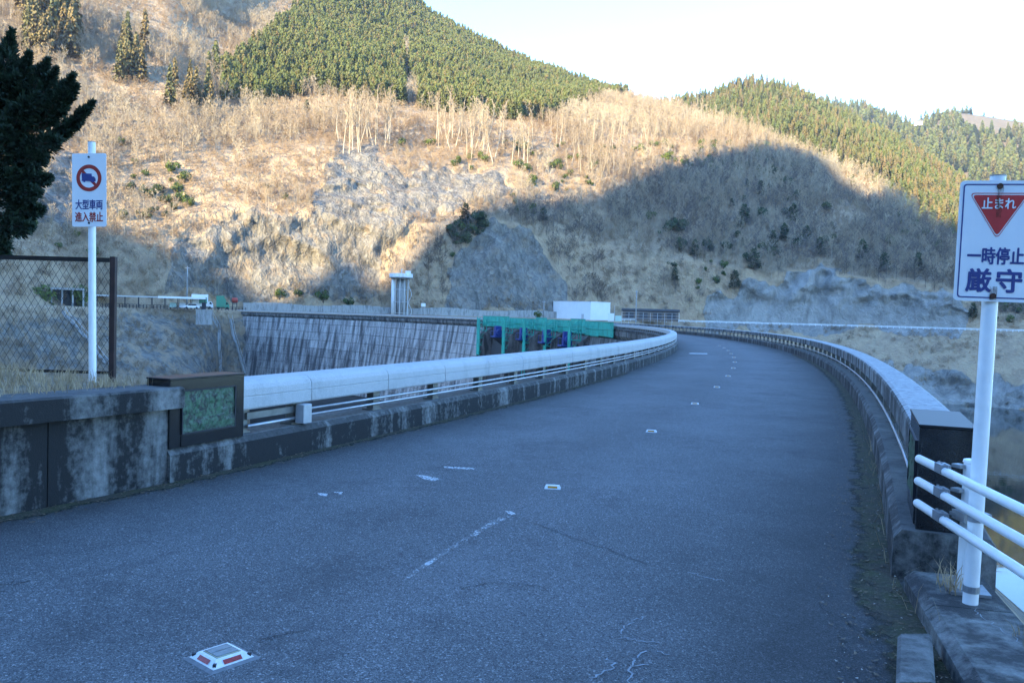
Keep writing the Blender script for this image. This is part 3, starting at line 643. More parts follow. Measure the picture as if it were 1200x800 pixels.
P = GH.sample(900, inframe & (rk < 0.6) & ~conif & (GH.py > 170)); P = P[fbm(P[:, 0] / 22, P[:, 1] / 22, 3, 91) > 0.2]
scatter('evergreen_undergrowth', 'scattered small evergreen bushes among the bare slopes', 'bushes', P, rng.uniform(0.5, 1.5, len(P)), rng.integers(0, 2, len(P)), [b[2] for b in BUSH])

# countable trees: each one an object with trunk and crown
def plant(name, pr, p, sc, label, cat, group):
    e = empty(name, tuple(p), rng.uniform(0, 6.283), label, cat, group); e.scale = (sc, sc, sc)
    inst('trunk', pr[0], e); inst('crown', pr[1], e); return e
def grove(poly, n, protos, s0, s1, name, label, cat, group, cell=2.2):
    P = thin(GH.sample(n * 3, inpoly(GH.px, GH.py, poly)), cell)
    for p in P[rng.permutation(len(P))[:n]]:
        plant(name, protos[rng.integers(len(protos))], p - np.array([0, 0, 0.4]), rng.uniform(s0, s1), label, cat, group)
grove([(388, 160), (458, 158), (458, 176), (392, 182)], 26, TALL, 0.95, 1.25, 'bare_tree', 'tall pale leafless tree in the left grove above the lit cliff', 'tree', 'grove left of the gully')
grove([(505, 158), (560, 160), (628, 180), (622, 200), (560, 196), (515, 178)], 40, TALL, 0.9, 1.2, 'bare_tree', 'tall pale leafless tree in the middle grove beneath the cedars', 'tree', 'grove below the cedar plantation')
grove([(640, 160), (700, 150), (770, 150), (770, 185), (720, 210), (650, 215)], 44, TALL, 0.65, 0.95, 'bare_tree', 'sunlit leafless tree just right of the pale gully', 'tree', 'sunlit trees right of the gully')
grove([(770, 138), (860, 142), (905, 165), (880, 178), (800, 178), (765, 165)], 44, TALL, 0.6, 0.9, 'bare_tree', 'sunlit leafless tree on the crest above the valley shadow', 'tree', 'trees on the crest of the shaded hill')
grove([(880, 175), (960, 195), (1010, 225), (980, 250), (900, 235)], 34, TALL, 0.55, 0.8, 'bare_tree', 'pale leafless tree standing in the shade, right of the shaded hilltop', 'tree', 'shaded trees on the right flank')
grove([(20, 20), (85, 20), (88, 75), (60, 80), (20, 60)], 38, TANC, 1.0, 1.5, 'cedar_tree', 'tan brown cedar in the clump at the top left corner', 'tree', 'cedars at the top left')
grove([(140, 60), (172, 60), (176, 98), (138, 98)], 9, TANC, 1.0, 1.35, 'cedar_tree', 'tan green cedar in the small clump right of the no entry sign', 'tree', 'small clump of cedars among bare trees')
grove([(195, 105), (248, 110), (248, 138), (195, 132)], 12, TANC, 0.75, 1.1, 'cedar_tree', 'olive cedar in the low clump left of the plantation', 'tree', 'low cedars left of the plantation')
grove([(242, 82), (268, 70), (268, 105), (245, 105)], 7, CEDAR, 0.7, 0.95, 'cedar_tree', 'green cedar at the left edge of the plantation', 'tree', 'cedars edging the plantation')
for (x, y, s, lb) in [(545, 262, 0.75, 'dark pine on the shadow line above the grey rock, left one'), (562, 268, 0.7, 'dark pine on the shadow line above the grey rock, right one'), (636, 258, 0.6, 'small dark pine in the shade right of the grey rock top'),
                      (860, 338, 0.8, 'dark pine just above the pale cut rock, left end'), (884, 316, 0.9, 'dark pine above the middle of the pale cut rock'), (905, 290, 0.8, 'dark evergreen half way up the shaded hill'),
                      (872, 262, 0.9, 'dark evergreen near the top of the shaded hill, left one'), (930, 262, 0.9, 'dark evergreen near the top of the shaded hill, right one'), (1010, 305, 0.9, 'dark pine over the gap between the two pale rock cuts'),
                      (1036, 318, 0.8, 'dark pine in the gap between the two pale rock cuts'), (1075, 318, 0.8, 'dark pine behind the right hand pale rock cut'), (815, 300, 0.7, 'dark pine low on the shaded hill above the curve'),
                      (790, 330, 0.6, 'small dark pine near the foot of the shaded hill'), (960, 300, 0.8, 'dark pine above the right end of the pale cut rock'), (1140, 372, 0.6, 'dark pine beside the stop sign post'), (360, 132, 0.6, 'lone green conifer below the plantation'), (372, 145, 0.5, 'smaller lone conifer below the plantation')]:
    m_ = np.hypot(GH.px - x, GH.py - y) + 1e3 * ~GH.ok; i = np.unravel_index(m_.argmin(), m_.shape)
    plant('pine_tree', PINE[rng.integers(2)], GH.mid[i] - np.array([0, 0, 0.5]), s * 1.15, lb, 'tree', None)
grove([(770, 250), (840, 215), (900, 205), (970, 240), (1010, 290), (970, 320), (900, 318), (840, 335), (770, 330)], 40, ROUND + PINE[:1], 0.4, 1.0, 'pine_tree', 'dark round evergreen among bare trees on the shaded hill above the pale rock', 'tree', 'evergreens on the shaded hill')
grove([(520, 262), (572, 258), (560, 285), (525, 292)], 9, ROUND, 0.45, 0.9, 'pine_tree', 'dark evergreen on the shadow edge, upper left of the grey rock', 'tree', 'evergreens above the grey rock')
grove([(130, 220), (210, 225), (210, 262), (140, 258)], 10, ROUND, 0.35, 0.7, 'pine_tree', 'sunlit olive evergreen on the slope right of the no entry sign', 'tree', 'evergreens right of the no entry sign')

# ------------------------------------------------------------------ road, apron, near ground
TAN0 = np.array([-math.sin(A0), math.cos(A0)])          # road direction at the near end of the dam
def struct(o, label=None): o['kind'] = 'structure'; (label and tag(o, label)); return o
W0, W1 = at_z(198, 566, 0), at_z(0, 606, 0); WD = (W1 - W0)[:2]; WD /= np.linalg.norm(WD); WN = np.array([WD[1], -WD[0]])   # WN points away from the road
if WN[0] > 0: WN = -WN
KD = np.array([2.412 - 1.946, 4.954 - 3.381]); KD /= np.linalg.norm(KD)            # low kerb direction, near right
def wl(t, nn, z): p = W0[:2] + WD * t + WN * nn; return (p[0], p[1], z)
def kr(t, nn, z): p = np.array([2.412, 4.954]) - KD * t + np.array([KD[1], -KD[0]]) * nn; return (p[0], p[1], z)
mb = MB(); n = 220
for i in range(n + 1):
    a = A0 - 0.002 + (A1 - A0 + 0.05) * i / n
    for k in range(5): mb.v.append(tuple(arc(a, -0.02 + (RW + 0.16) * k / 4, 0.0)))
for i in range(n):
    for k in range(4): mb.f.append((i * 5 + k, i * 5 + k + 1, (i + 1) * 5 + k + 1, (i + 1) * 5 + k))
ap = [[wl(t_, 0.1, 0), kr(t2, 0.12, 0)] for t_, t2 in ((1.0, 0.95), (2, 1.8), (4, 3.6), (8, 6), (16, 14))]
b0 = len(mb.v)
for L_, R__ in ap:
    for k in range(5): mb.v.append(tuple(np.array(L_) * (1 - k / 4) + np.array(R__) * k / 4))
for k in range(4):
    mb.f.append((k, k + 1, b0 + k + 1, b0 + k))
    for i in range(len(ap) - 1): mb.f.append((b0 + i * 5 + k, b0 + i * 5 + k + 1, b0 + (i + 1) * 5 + k + 1, b0 + (i + 1) * 5 + k))
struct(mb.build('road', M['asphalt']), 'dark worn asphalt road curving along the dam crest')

# earth bank behind the left wall
u = np.linspace(-0.5, 14, 60); v = np.linspace(0.22, 12, 50); Ug, Vg = np.meshgrid(u, v, indexing='ij')
Xb = W0[0] + WD[0] * Ug + WN[0] * Vg; Yb = W0[1] + WD[1] * Ug + WN[1] * Vg
Zb = 0.80 + 0.05 * fbm(Xb * 1.2, Yb * 1.2, 4, 2) + 0.05 * np.clip(Vg - 0.4, 0, 1.5)
Zb = Zb - 1.3 * np.clip(Yb - 9.4, 0, 40) - 1.6 * np.clip(-Ug - 0.05, 0, 9) * (Vg > 0.5)
struct(grid_obj('bank', Xb, Yb, Zb, M['bank']), 'earth bank with dry grass behind the left wall')
# slope from the near right kerb down into the reservoir, and rough ground below the near end of the dam
u = np.linspace(-6, 40, 40); v = np.linspace(0.30, 60, 40); Ug, Vg = np.meshgrid(u, v, indexing='ij')
Xs = 2.412 - KD[0] * Ug + KD[1] * Vg; Ys = 4.954 - KD[1] * Ug - KD[0] * Vg
struct(grid_obj('lake_bank', Xs, Ys, -0.05 - 0.95 * (Vg - 0.3) + 0.5 * fbm(Xs / 3, Ys / 3, 4, 6) * np.clip(Vg - 0.5, 0, 1), M['hill'], {'rock': Xs * 0 + 0.5, 'pale': Xs * 0}), 'steep bank below the white railing')

# ------------------------------------------------------------------ arch dam
dam = empty('arch_dam', tuple(arc(A0, 0, -40)), 0, 'curved concrete arch dam with streaked blocks, its crest carrying the road', 'dam')
def under(o, parent):
    o.parent = parent; o.matrix_parent_inverse = Matrix.Translation(-parent.location) if parent.rotation_euler[2] == 0 else (Matrix.Translation(parent.location) @ Matrix.Rotation(parent.rotation_euler[2], 4, 'Z')).inverted(); return o
def foff(z): return -0.75 - (-1.3 - z) * 0.16
under(MB().sweep([(-0.62, -0.02), (-0.62, -0.55), (-0.30, -1.0), (RW + 0.3, -1.0), (RW + 0.62, -0.55), (RW + 0.62, -0.02)], A0 - 0.001, A1 + 0.02, 160).build('crest_slab', M['conc_pier']), dam)
under(MB().sweep([(foff(-1.02) + 0.35, -1.02), (foff(-60) + 0.35, -60), (RW + 6, -60), (RW + 0.25, -12), (RW + 0.25, -1.02)], A0 - 0.001, A1 + 0.02, 120).build('dam_wall', M['joint']), dam)
B0, B1, ncol = math.radians(24.9), math.radians(60.6), 32; db = (B1 - B0) / ncol
zs = [-1.03, -2.6] + [-2.6 - 2.35 * (i + 1) for i in range(8)]
MEM = {}
for r_ in range(len(zs) - 1):
    for mk in ('conc_face', 'conc_face2'):
        z1, z0 = zs[r_] - 0.05, zs[r_ + 1] + 0.05; q = MB(); g = 0.055 / RL; vv = []
        for i in range(4):
            a = g + (db - 2 * g) * i / 3
            for (z, dd) in ((z0, 0), (z1, 0), (z1, 0.5), (z0, 0.5)):
                R = RL + foff(z) + dd; vv.append((R * math.cos(a), R * math.sin(a), z))
        ff = [(0, 1, 2, 3), (15, 14, 13, 12)] + [(i * 4 + k, (i + 1) * 4 + k, (i + 1) * 4 + (k + 1) % 4, i * 4 + (k + 1) % 4) for i in range(3) for k in range(4)]
        MEM[r_, mk] = q.add(vv, ff).mesh('concrete_block', M[mk])
for c_ in range(ncol):
    for r_ in range(len(zs) - 1):
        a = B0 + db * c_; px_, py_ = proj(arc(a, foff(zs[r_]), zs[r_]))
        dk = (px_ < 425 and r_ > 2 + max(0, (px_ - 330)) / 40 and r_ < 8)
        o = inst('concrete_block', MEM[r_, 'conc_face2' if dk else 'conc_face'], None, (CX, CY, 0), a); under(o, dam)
# spillway bay: piers, recessed gates and the crest beam above them
PXS = [573, 604, 629, 655, 686]; pa = [arc_px(x, -1.2, math.radians(2), math.radians(30), 0) for x in PXS]
for i, a in enumerate(pa):
    w = 1.1 / RL
    under(MB().sweep([(-0.8, -1.03), (-2.6, -2.2), (-4.2, -14), (-4.2, -22), (-0.2, -22), (-0.2, -1.03)], a - w, a + w, 3).build('pier', M['conc_pier']), dam)
    if i < 4:
        b = pa[i + 1]
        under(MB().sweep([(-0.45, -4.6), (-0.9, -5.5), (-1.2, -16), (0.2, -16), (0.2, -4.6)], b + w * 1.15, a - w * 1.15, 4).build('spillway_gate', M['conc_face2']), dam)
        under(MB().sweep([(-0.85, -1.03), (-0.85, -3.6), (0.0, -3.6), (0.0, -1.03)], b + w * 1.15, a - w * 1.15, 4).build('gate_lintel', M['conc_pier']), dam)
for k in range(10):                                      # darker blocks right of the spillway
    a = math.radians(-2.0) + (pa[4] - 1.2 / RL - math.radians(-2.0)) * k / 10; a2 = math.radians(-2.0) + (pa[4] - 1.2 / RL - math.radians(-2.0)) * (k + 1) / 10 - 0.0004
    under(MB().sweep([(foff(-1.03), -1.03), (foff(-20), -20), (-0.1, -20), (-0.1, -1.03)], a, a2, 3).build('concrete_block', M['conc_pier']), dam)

# ------------------------------------------------------------------ parapets
def parapet(name, side, label, a_start, a_kerb, wid=0.36, sb=0.0):   # sb: how far the beams stand back on the upstand
    P = empty(name, tuple(arc(a_start, 0 if side < 0 else RW, 0)), 0, label, 'parapet')
    f = (lambda o: -o) if side < 0 else (lambda o: RW + o)
    f0 = f; f = (lambda o: -o - sb) if side < 0 else (lambda o: RW + o + sb)
    def sw(prof, a0, a1, n, nm, mk, par=P, sm=False):
        pr = [(f(o), z) for o, z in prof]; ob = MB().sweep(pr, a0, a1, n).build(nm, M[mk], None, sm); under(ob, P)
        return ob
    step = 1.68 / RL; a = a_kerb; k = 0
    while a < A1:                                        # concrete upstand in lengths with joints
        L = 6.72 / RL if k < 12 else 20.0 / RL
        kb_ = -sb + (0.10 if side > 0 else 0)
        sw([(kb_, -0.02), (0.004 + kb_, 0.25), (0.05 + kb_, 0.31), (0.46, 0.31), (0.50, 0.26), (0.50, -0.02)], a + 0.00004, min(a + L, A1) - 0.00004, max(3, int(L * RL / 3)), 'kerb', 'conc_kerb' if side < 0 else 'conc_dark'); a += L; k += 1
    nb = 55; beams = []
    a = a_start
    for i in range(nb + 12):
        L = (1.144 / RL if i == 0 and side < 0 else step) if i < nb else (A1 - a_start - step * (nb - 0.3)) / 12
        g = 0.006 / RL; e = min(a + L, A1)
        prof = [(0.07, 0.56), (0.06, 0.575), (0.06, 0.685), (0.067, 0.69), (0.067, 0.698), (0.06, 0.703), (0.064, 0.77), (0.085, 0.815), (0.13, 0.848), (0.20, 0.862), (0.07 + wid, 0.862), (0.11 + wid, 0.82), (0.11 + wid, 0.56)] if side < 0 else \
               [(0.07, 0.61), (0.06, 0.62), (0.06, 0.82), (0.075, 0.845), (0.11, 0.862), (0.05 + wid, 0.866), (0.10 + wid, 0.84), (0.10 + wid, 0.61)]
        sw(prof, a + g, e - g, 2 if i < nb else 8, 'beam', 'conc_beam' if side < 0 else 'conc_beam_r')
        a += L
    pm = MB().box((0, 0, 0.13 if side < 0 else 0.155), (0.10, 0.16, 0.262 if side < 0 else 0.312)).box((0.02, 0, 0.012), (0.16, 0.22, 0.02)).mesh('post', M['steel_post'])
    a = a_start + 0.10 / RL
    for i in range(95):
        p = arc(a, f(0.20), 0.309); o = inst('post', pm, None, tuple(p), a + (0 if side > 0 else math.pi)); under(o, P)
        a += (0.90 / RL if i == 0 and side < 0 else step * (1 if i < 60 else 2.5))
        if a > A1: break
    for z in ((0.405, 0.475) if side < 0 else (0.44,)):
        a0 = a_start + (1.05 if side < 0 else 0.1) / RL; nn = 120
        under(MB().tube([arc(a0 + (math.radians(24) - a0) * i / nn, f(0.09), z) for i in range(nn + 1)], 0.017, 8).build('pipe_rail', M['steel_pipe'], None, True), P)
    if side < 0:
        under(MB().tube([arc(a_start + (0.12 + 0.93 * i / 4) / RL, f(0.10 + 0.02 * i / 4), 0.385 + 0.0 * i) for i in range(5)], 0.021, 8).build('pipe_rail', M['steel_pipe'], None, True), P)
        o = MB().sweep([(f(0.12), 0.45), (f(0.12), 0.52), (f(0.16), 0.52), (f(0.16), 0.45)], a_start + 0.14 / RL, a_start + 0.98 / RL, 2).build('flat_bar', M['steel_post']); under(o, P)
        b = arc(a_start + 0.98 / RL, f(0.045), 0.44); o = MB().box((0, 0, 0), (0.12, 0.15, 0.21), 0, 1, 0.008).build('junction_box', M['steel_box']); o.location = b; o.rotation_euler[2] = a_start; under(o, P)
    return P
M['conc_beam_r'] = concrete('weathered_beam', (0.30, 0.30, 0.30), (0.035, 0.035, 0.036), 0.55, 1.4, top=(0.38, 0.385, 0.39), bump=0.002)
AL = math.radians(-23.0); AR = math.radians(-22.92)
parapet('parapet', -1, 'left parapet of smooth pale beams on a stained upstand, with two pipe rails', AL, math.radians(-23.28))
parapet('parapet', 1, 'right parapet along the reservoir side, dark weathered inner face and pale top', AR, math.radians(-23.23), 0.36, 0.18)

def relief(name, w, h, loc_y, x0, z0, seed, parent, normal=-1):   # cast plaque with raised figures
    nx, nz = 60, 44; xs = np.linspace(-w / 2, w / 2, nx); zs_ = np.linspace(0, h, nz); Xg, Zg_ = np.meshgrid(xs, zs_, indexing='ij')
    hgt = 0.010 * np.clip(fbm(Xg * 14, Zg_ * 14, 3, seed) * 1.6, -0.5, 1) + 0.006 * np.abs(fbm(Xg * 40, Zg_ * 40, 2, seed + 4))
    o = grid_obj(name, x0 + Xg, loc_y + normal * (0.006 + hgt), z0 + Zg_, M['patina']); o.parent = parent; return o
def pillar(a_mid, length, width, z0, z1, side, label, sb=0.0):
    c = arc(a_mid, -0.02 - width / 2 if side < 0 else RW + 0.02 + sb + width / 2, z0); e = empty('parapet_pillar', tuple(c), a_mid + (math.pi / 2 if side < 0 else -math.pi / 2), label, 'pillar')
    h = z1 - z0; L = length / 2; y = -width / 2           # local -y faces the road
    MB().box((0, 0, h / 2), (length, width, h), 0, 1, 0.004).build('shaft', M['granite'], e)
    MB().box((0, 0, h + 0.008), (length + 0.012, width + 0.012, 0.016), 0, 1, 0.003).build('cap', M['granite_cap'], e)
    pw, ph = length * 0.70, h * 0.62; zc = h * 0.20
    fr = MB(); t_ = 0.012
    for (cx_, cz, sx, sz) in ((0, zc - t_ / 2, pw + 2 * t_, t_), (0, zc + ph + t_ / 2, pw + 2 * t_, t_), (-pw / 2 - t_ / 2, zc + ph / 2, t_, ph), (pw / 2 + t_ / 2, zc + ph / 2, t_, ph)):
        fr.box((cx_, y - 0.006, cz), (sx, 0.02, sz))
    fr.build('plaque_frame', M['dark_steel'], e)
    relief('plaque', pw, ph, y - 0.001, 0, zc, 60 + side, e)
    MB().box((0, y - 0.004, zc * 0.42), (pw + 2 * t_, 0.006, zc * 0.8)).build('lower_panel', M['granite'], e)
    return e
pillar(math.radians(-23.142), 0.965, 0.28, 0.311, 0.93, -1, 'black polished granite pillar with green bronze plaque at the left parapet end')
pillar(math.radians(-23.07), 1.06, 0.32, 0.311, 0.965, 1, 'black granite end pillar of the right parapet behind the white railing', 0.21)

# ------------------------------------------------------------------ left wall with coping
wall = empty('retaining_wall', wl(0, 0, 0), 0, 'low stained concrete wall with overhanging coping, left foreground', 'wall')
cuts = [0.0, 1.13, 3.0, 5.0, 7.5, 10.0]
wz = math.atan2(WD[1], WD[0])
for i in range(5):
    t0, t1 = cuts[i] + 0.004, cuts[i + 1] - 0.004; m_ = (t0 + t1) / 2
    under(MB().box(wl(m_, 0.13, 0.33), (t1 - t0, 0.22 - 0.006 * (i % 2), 0.70), wz).build('wall_panel', M['conc_dark']), wall)
cuts = [-0.12, 2.4, 5.2, 8, 10]
for i in range(4):
    t0, t1 = cuts[i] + 0.003, cuts[i + 1] - 0.003; m_ = (t0 + t1) / 2
    under(MB().box(wl(m_, 0.155, 0.775), (t1 - t0, 0.45, 0.19), wz, 1, 0.018).build('coping', M['conc_dark']), wall)

# ------------------------------------------------------------------ signs
def text_mesh(body, w, h, y, cx, cz, mat, parent, bold=0.0):      # lettering fitted to a box on the plate, thickened by shifted layers
    cu = bpy.data.curves.new('lettering', 'FONT'); cu.body = body; cu.resolution_u = 3; ob = link(bpy.data.objects.new('lettering', cu))
    dg = bpy.context.evaluated_depsgraph_get(); me = bpy.data.meshes.new_from_object(ob.evaluated_get(dg)); bpy.data.objects.remove(ob); bpy.data.curves.remove(cu)
    V = np.array([v.co[:] for v in me.vertices]); lo, hi = V.min(0), V.max(0); k = (hi - lo); k[k < 1e-6] = 1
    fs = [tuple(p.vertices) for p in me.polygons]; X = cx + ((V[:, 0] - lo[0]) / k[0] - 0.5) * w; Z = cz + ((V[:, 1] - lo[1]) / k[1] - 0.5) * h; q = MB()
    d = bold * h / k[1]
    for i, (dx, dz) in enumerate(((0, 0), (d, 0), (-d, 0), (0, d), (0, -d), (0.7 * d, 0.7 * d), (-0.7 * d, 0.7 * d), (0.7 * d, -0.7 * d), (-0.7 * d, -0.7 * d))):
        q.add(np.stack([X + dx, np.full(len(X), y - 0.00012 * i), Z + dz], 1), fs)
    bpy.data.meshes.remove(me); return q.build('lettering', mat, parent)
def rrect(w, h, r, n=5):
    pts = []
    for (cx_, cz, a0) in ((w / 2 - r, h / 2 - r, 0), (-w / 2 + r, h / 2 - r, 90), (-w / 2 + r, -h / 2 + r, 180), (w / 2 - r, -h / 2 + r, 270)):
        for k in range(n + 1): a = math.radians(a0 + 90 * k / n); pts.append((cx_ + r * math.cos(a), cz + r * math.sin(a)))
    return pts
def ring(outer, inner, y, z0):
    n_ = len(outer); q = MB(); q.v = [(x, y, z0 + z) for x, z in outer] + [(x, y, z0 + z) for x, z in inner]
    q.f = [(i, (i + 1) % n_, n_ + (i + 1) % n_, n_ + i) for i in range(n_)]; return q
def disc(poly, y, z0, x0=0): q = MB(); q.v = [(x0 + x, y, z0 + z) for x, z in poly]; q.f = [tuple(range(len(poly)))]; return q
def circ(r, n=40): return [(r * math.cos(2 * math.pi * k / n), r * math.sin(2 * math.pi * k / n)) for k in range(n)]
M['sign_plate'] = None
t = NT('weathered_sign_plate'); p = t.obj(); c = t.ramp(t.noise(p, 5, 4), [(0.3, (0.70, 0.73, 0.77)), (0.7, (0.77, 0.79, 0.82))])
sx = t.n('SeparateXYZ'); t.l(p, sx.inputs[0])
c = t.mix(t.ramp(t.noise(t.map(p, (60, 60, 4)), 1, 4, 0.7), [(0.66, 0.0), (0.8, 0.35)]), c, (0.35, 0.22, 0.12)); t.color(c).rough(0.45); M['sign_plate'] = t.m
def post_sign(base, top, rz, pr, plate_c, w, h, label, cat='road sign'):
    e = empty('road_sign', tuple(base), rz, label, cat); ax = Vector(top) - Vector(base); L = ax.length
    q = Vector((0, 0, 1)).rotation_difference(ax.normalized()); e.rotation_mode = 'QUATERNION'
    e.rotation_quaternion = q @ Matrix.Rotation(rz, 3, 'Z').to_quaternion()
    MB().tube([(0, 0, -0.05), (0, 0, L)], pr, 32).build('post', M['white_paint'], e, False)
    MB().tube([(0, 0, L), (0, 0, L + 0.006)], pr * 1.04, 14).build('post_cap', M['bracket'], e)
    y = -pr - 0.012; plate = MB().prism([(x, plate_c + z) for x, z in rrect(w, h, 0.022)], y, y + 0.004).build('plate', M['sign_plate'], e)
    MB().box((0, -pr * 0.4, plate_c + h * 0.45), (0.10, pr * 1.6, 0.03)).box((0, -pr * 0.4, plate_c - h * 0.45), (0.10, pr * 1.6, 0.03)).build('bracket', M['bracket'], e)
    return plate, y                                      # marks are sub-parts of the plate
# left: no large vehicles
bp = at_z(108.5, 444, 0.82); tp = at_y(107.5, 167, bp[1]); k_ = FPX / np.linalg.norm(bp[:2])
e, y = post_sign(bp, tp, math.radians(-6), 0.036, (at_y(105, 223.5, bp[1])[2] - bp[2]), 0.372, 0.745, 'blue and red lettered no large vehicles sign on a white pole, left bank')
pc = at_y(105, 223.5, bp[1])[2] - bp[2]; y1 = y - 0.0015; H_ = 0.745
ring(circ(0.1365), circ(0.098), y1 - 0.001, pc + 0.122).build('ring', M['sign_dkred'], e)
s_ = math.sqrt(0.5)
def bar(x0, z0, x1, z1, w):
    d = np.array([x1 - x0, z1 - z0]); d /= np.linalg.norm(d); nn = np.array([-d[1], d[0]]) * w / 2
    return [(x0 + nn[0], z0 + nn[1]), (x0 - nn[0], z0 - nn[1]), (x1 - nn[0], z1 - nn[1]), (x1 + nn[0], z1 + nn[1])]
disc(bar(-0.075, 0.075, 0.078, -0.078, 0.030), y1, pc + 0.122).build('slash', M['sign_dkred'], e)
disc([(-0.077, -0.030), (-0.062, -0.030), (-0.058, -0.041), (-0.040, -0.041), (-0.036, -0.030), (0.028, -0.036), (0.032, -0.046), (0.052, -0.046), (0.056, -0.036), (0.074, -0.034), (0.074, -0.010), (0.058, 0.014), (0.034, 0.016), (0.030, 0.044), (-0.077, 0.048)], y1 - 0.0018, pc + 0.122).build('truck_symbol', M['sign_blue'], e)
text_mesh('大型車両', 0.292, 0.098, y1, 0.0, pc - 0.148, M['sign_blue'], e, 0.022)
text_mesh('進入禁止', 0.300, 0.098, y1, 0.0, pc - 0.273, M['sign_dkred'], e, 0.022)
for dz in (0.335, -0.335): MB().tube([(0, y1 - 0.006, pc + dz), (0, y1 + 0.004, pc + dz)], 0.011, 10).build('bolt', M['dark_steel'], e)
# right: stop
bp = at_z(1137, 706, 0.132); tp = at_y(1169.5, 207, bp[1] - 0.01)
e, y = post_sign(bp, tp, math.radians(-16), 0.038, np.linalg.norm(at_y(1165, 284, bp[1]) - bp), 0.372, 0.628, 'stop sign with red triangle and dark blue lettering on a leaning white pole, right')
pc = np.linalg.norm(at_y(1165, 284, bp[1]) - bp); y1 = y - 0.0015
ring(rrect(0.340, 0.594, 0.016), rrect(0.327, 0.581, 0.012), y1, pc).build('border', M['sign_blue'], e)
def tri(w, h, r, cz):                                    # point-down triangle with rounded corners
    V = [np.array([-w / 2, h / 2]), np.array([0, -h / 2]), np.array([w / 2, h / 2])]; out = []
    for i in range(3):
        p0, p1, p2 = V[i - 1], V[i], V[(i + 1) % 3]; a = p1 + (p0 - p1) / np.linalg.norm(p0 - p1) * r * 1.7; b = p1 + (p2 - p1) / np.linalg.norm(p2 - p1) * r * 1.7
        for k in range(6): f = k / 5; out.append(tuple((1 - f) ** 2 * a + 2 * f * (1 - f) * p1 + f * f * b))
    return [(x, z + cz) for x, z in out]
T0, T1, T2_ = tri(0.282, 0.240, 0.018, 0), tri(0.272, 0.230, 0.016, 0.001), tri(0.254, 0.212, 0.013, 0.003)
ring(T0, T1, y1, pc + 0.130).build('triangle_edge', M['sign_red'], e)
disc(T2_, y1, pc + 0.130).build('triangle', M['sign_red'], e)
text_mesh('止まれ', 0.156, 0.056, y1 - 0.0015, 0.0, pc + 0.196, M['sign_white'], e, 0.020)
text_mesh('一時停止', 0.262, 0.086, y1, 0.000, pc - 0.076, M['sign_blue'], e, 0.025)
text_mesh('厳', 0.116, 0.118, y1, -0.072, pc - 0.204, M['sign_blue'], e, 0.028); text_mesh('守', 0.116, 0.118, y1, 0.070, pc - 0.204, M['sign_blue'], e, 0.028)
for dz in (0.285, -0.285):
    MB().tube([(0, y1 - 0.007, pc + dz), (0, y1 + 0.004, pc + dz)], 0.015, 10).build('bolt', M['rust'], e)
t = NT('rust_streak'); p = t.obj(); t.color((0.12, 0.055, 0.03)).rough(0.9)
sx = t.n('SeparateXYZ'); t.l(p, sx.inputs[0])
t.l(t.ramp(t.math('ADD', t.noise(t.map(p, (55, 55, 7)), 1, 5, 0.75), t.math('MULTIPLY', t.math('ABSOLUTE', sx.outputs[0]), -5.0)), [(0.40, 0.0), (0.60, 0.85)]), t.b.inputs['Alpha']); M['streak'] = t.m
disc([(-0.016, 0.05), (0.018, 0.05), (0.014, -0.11), (-0.010, -0.11)], y1 - 0.0030, pc + 0.232).build('rust_streak', M['streak'], e)
disc([(-0.02, 0.04), (0.02, 0.04), (0.014, -0.03), (-0.016, -0.03)], y1 - 0.0030, pc - 0.275).build('rust_streak', M['streak'], e)

# ------------------------------------------------------------------ near right: low kerb, kerb block, pipe railing
lk = empty('low_kerb', kr(0, 0, 0), 0, 'dark cracked low kerb carrying the white railing post', 'kerb')
kz = math.atan2(KD[1], KD[0])
for (t0, t1) in ((0.0, 0.62), (0.628, 2.6), (2.608, 6.0)):
    q = MB(); vv = []
    for tt in (t0, t1):
        for (nn, z) in ((0, -0.03), (0.0, 0.085), (0.05, 0.128), (0.42, 0.132), (0.44, 0.11), (0.44, -0.4), (0.2, -0.4)): vv.append(kr(tt, nn, z))
    q.add(vv, [tuple(range(7)), tuple(range(13, 6, -1))] + [(i, (i + 1) % 7, 7 + (i + 1) % 7, 7 + i) for i in range(7)])
    under(q.build('kerb_length', M['conc_low']), lk)
kb = MB(); c0, c1 = at_z(1052, 742, 0.12), at_z(1092, 742, 0.12); dd = at_z(1050, 800, 0.12) - c0; dd = dd / np.linalg.norm(dd)
ww = (c1 - c0) / np.linalg.norm(c1 - c0); vv = []
for tt, ins in ((0.0, 0.0), (0.6, 0.0)):
    for (u_, z) in ((0, -0.02), (0.0, 0.105), (0.018, 0.12), (0.155, 0.12), (0.173, 0.105), (0.173, -0.02)): p_ = c0 + ww * u_ + dd * tt; vv.append((p_[0], p_[1], z))
kb.add(vv, [tuple(range(6)), tuple(range(11, 5, -1))] + [(i, (i + 1) % 6, 6 + (i + 1) % 6, 6 + i) for i in range(6)])
tag(kb.build('kerb_block', M['block_kerb']), 'rough grey concrete kerb block at the lower right edge of the road', 'kerb')
rl = empty('pipe_railing', tuple(at_z(1133, 692, 0.132)), 0, 'white three pipe railing with clamps and a thick round post, right foreground', 'railing')
pb = at_z(1133, 692, 0.132)
under(MB().tube([(pb[0], pb[1], 0.10), (pb[0] + 0.012, pb[1], 0.84), (pb[0] + 0.012, pb[1], 0.853)], [0.056, 0.056, 0.05], 32).build('post', M['white_paint'], None, False), rl)
under(MB().tube([(pb[0] + 0.012, pb[1], 0.853), (pb[0] + 0.012, pb[1], 0.868)], [0.060, 0.056], 18).build('post_cap', M['white_paint']), rl)
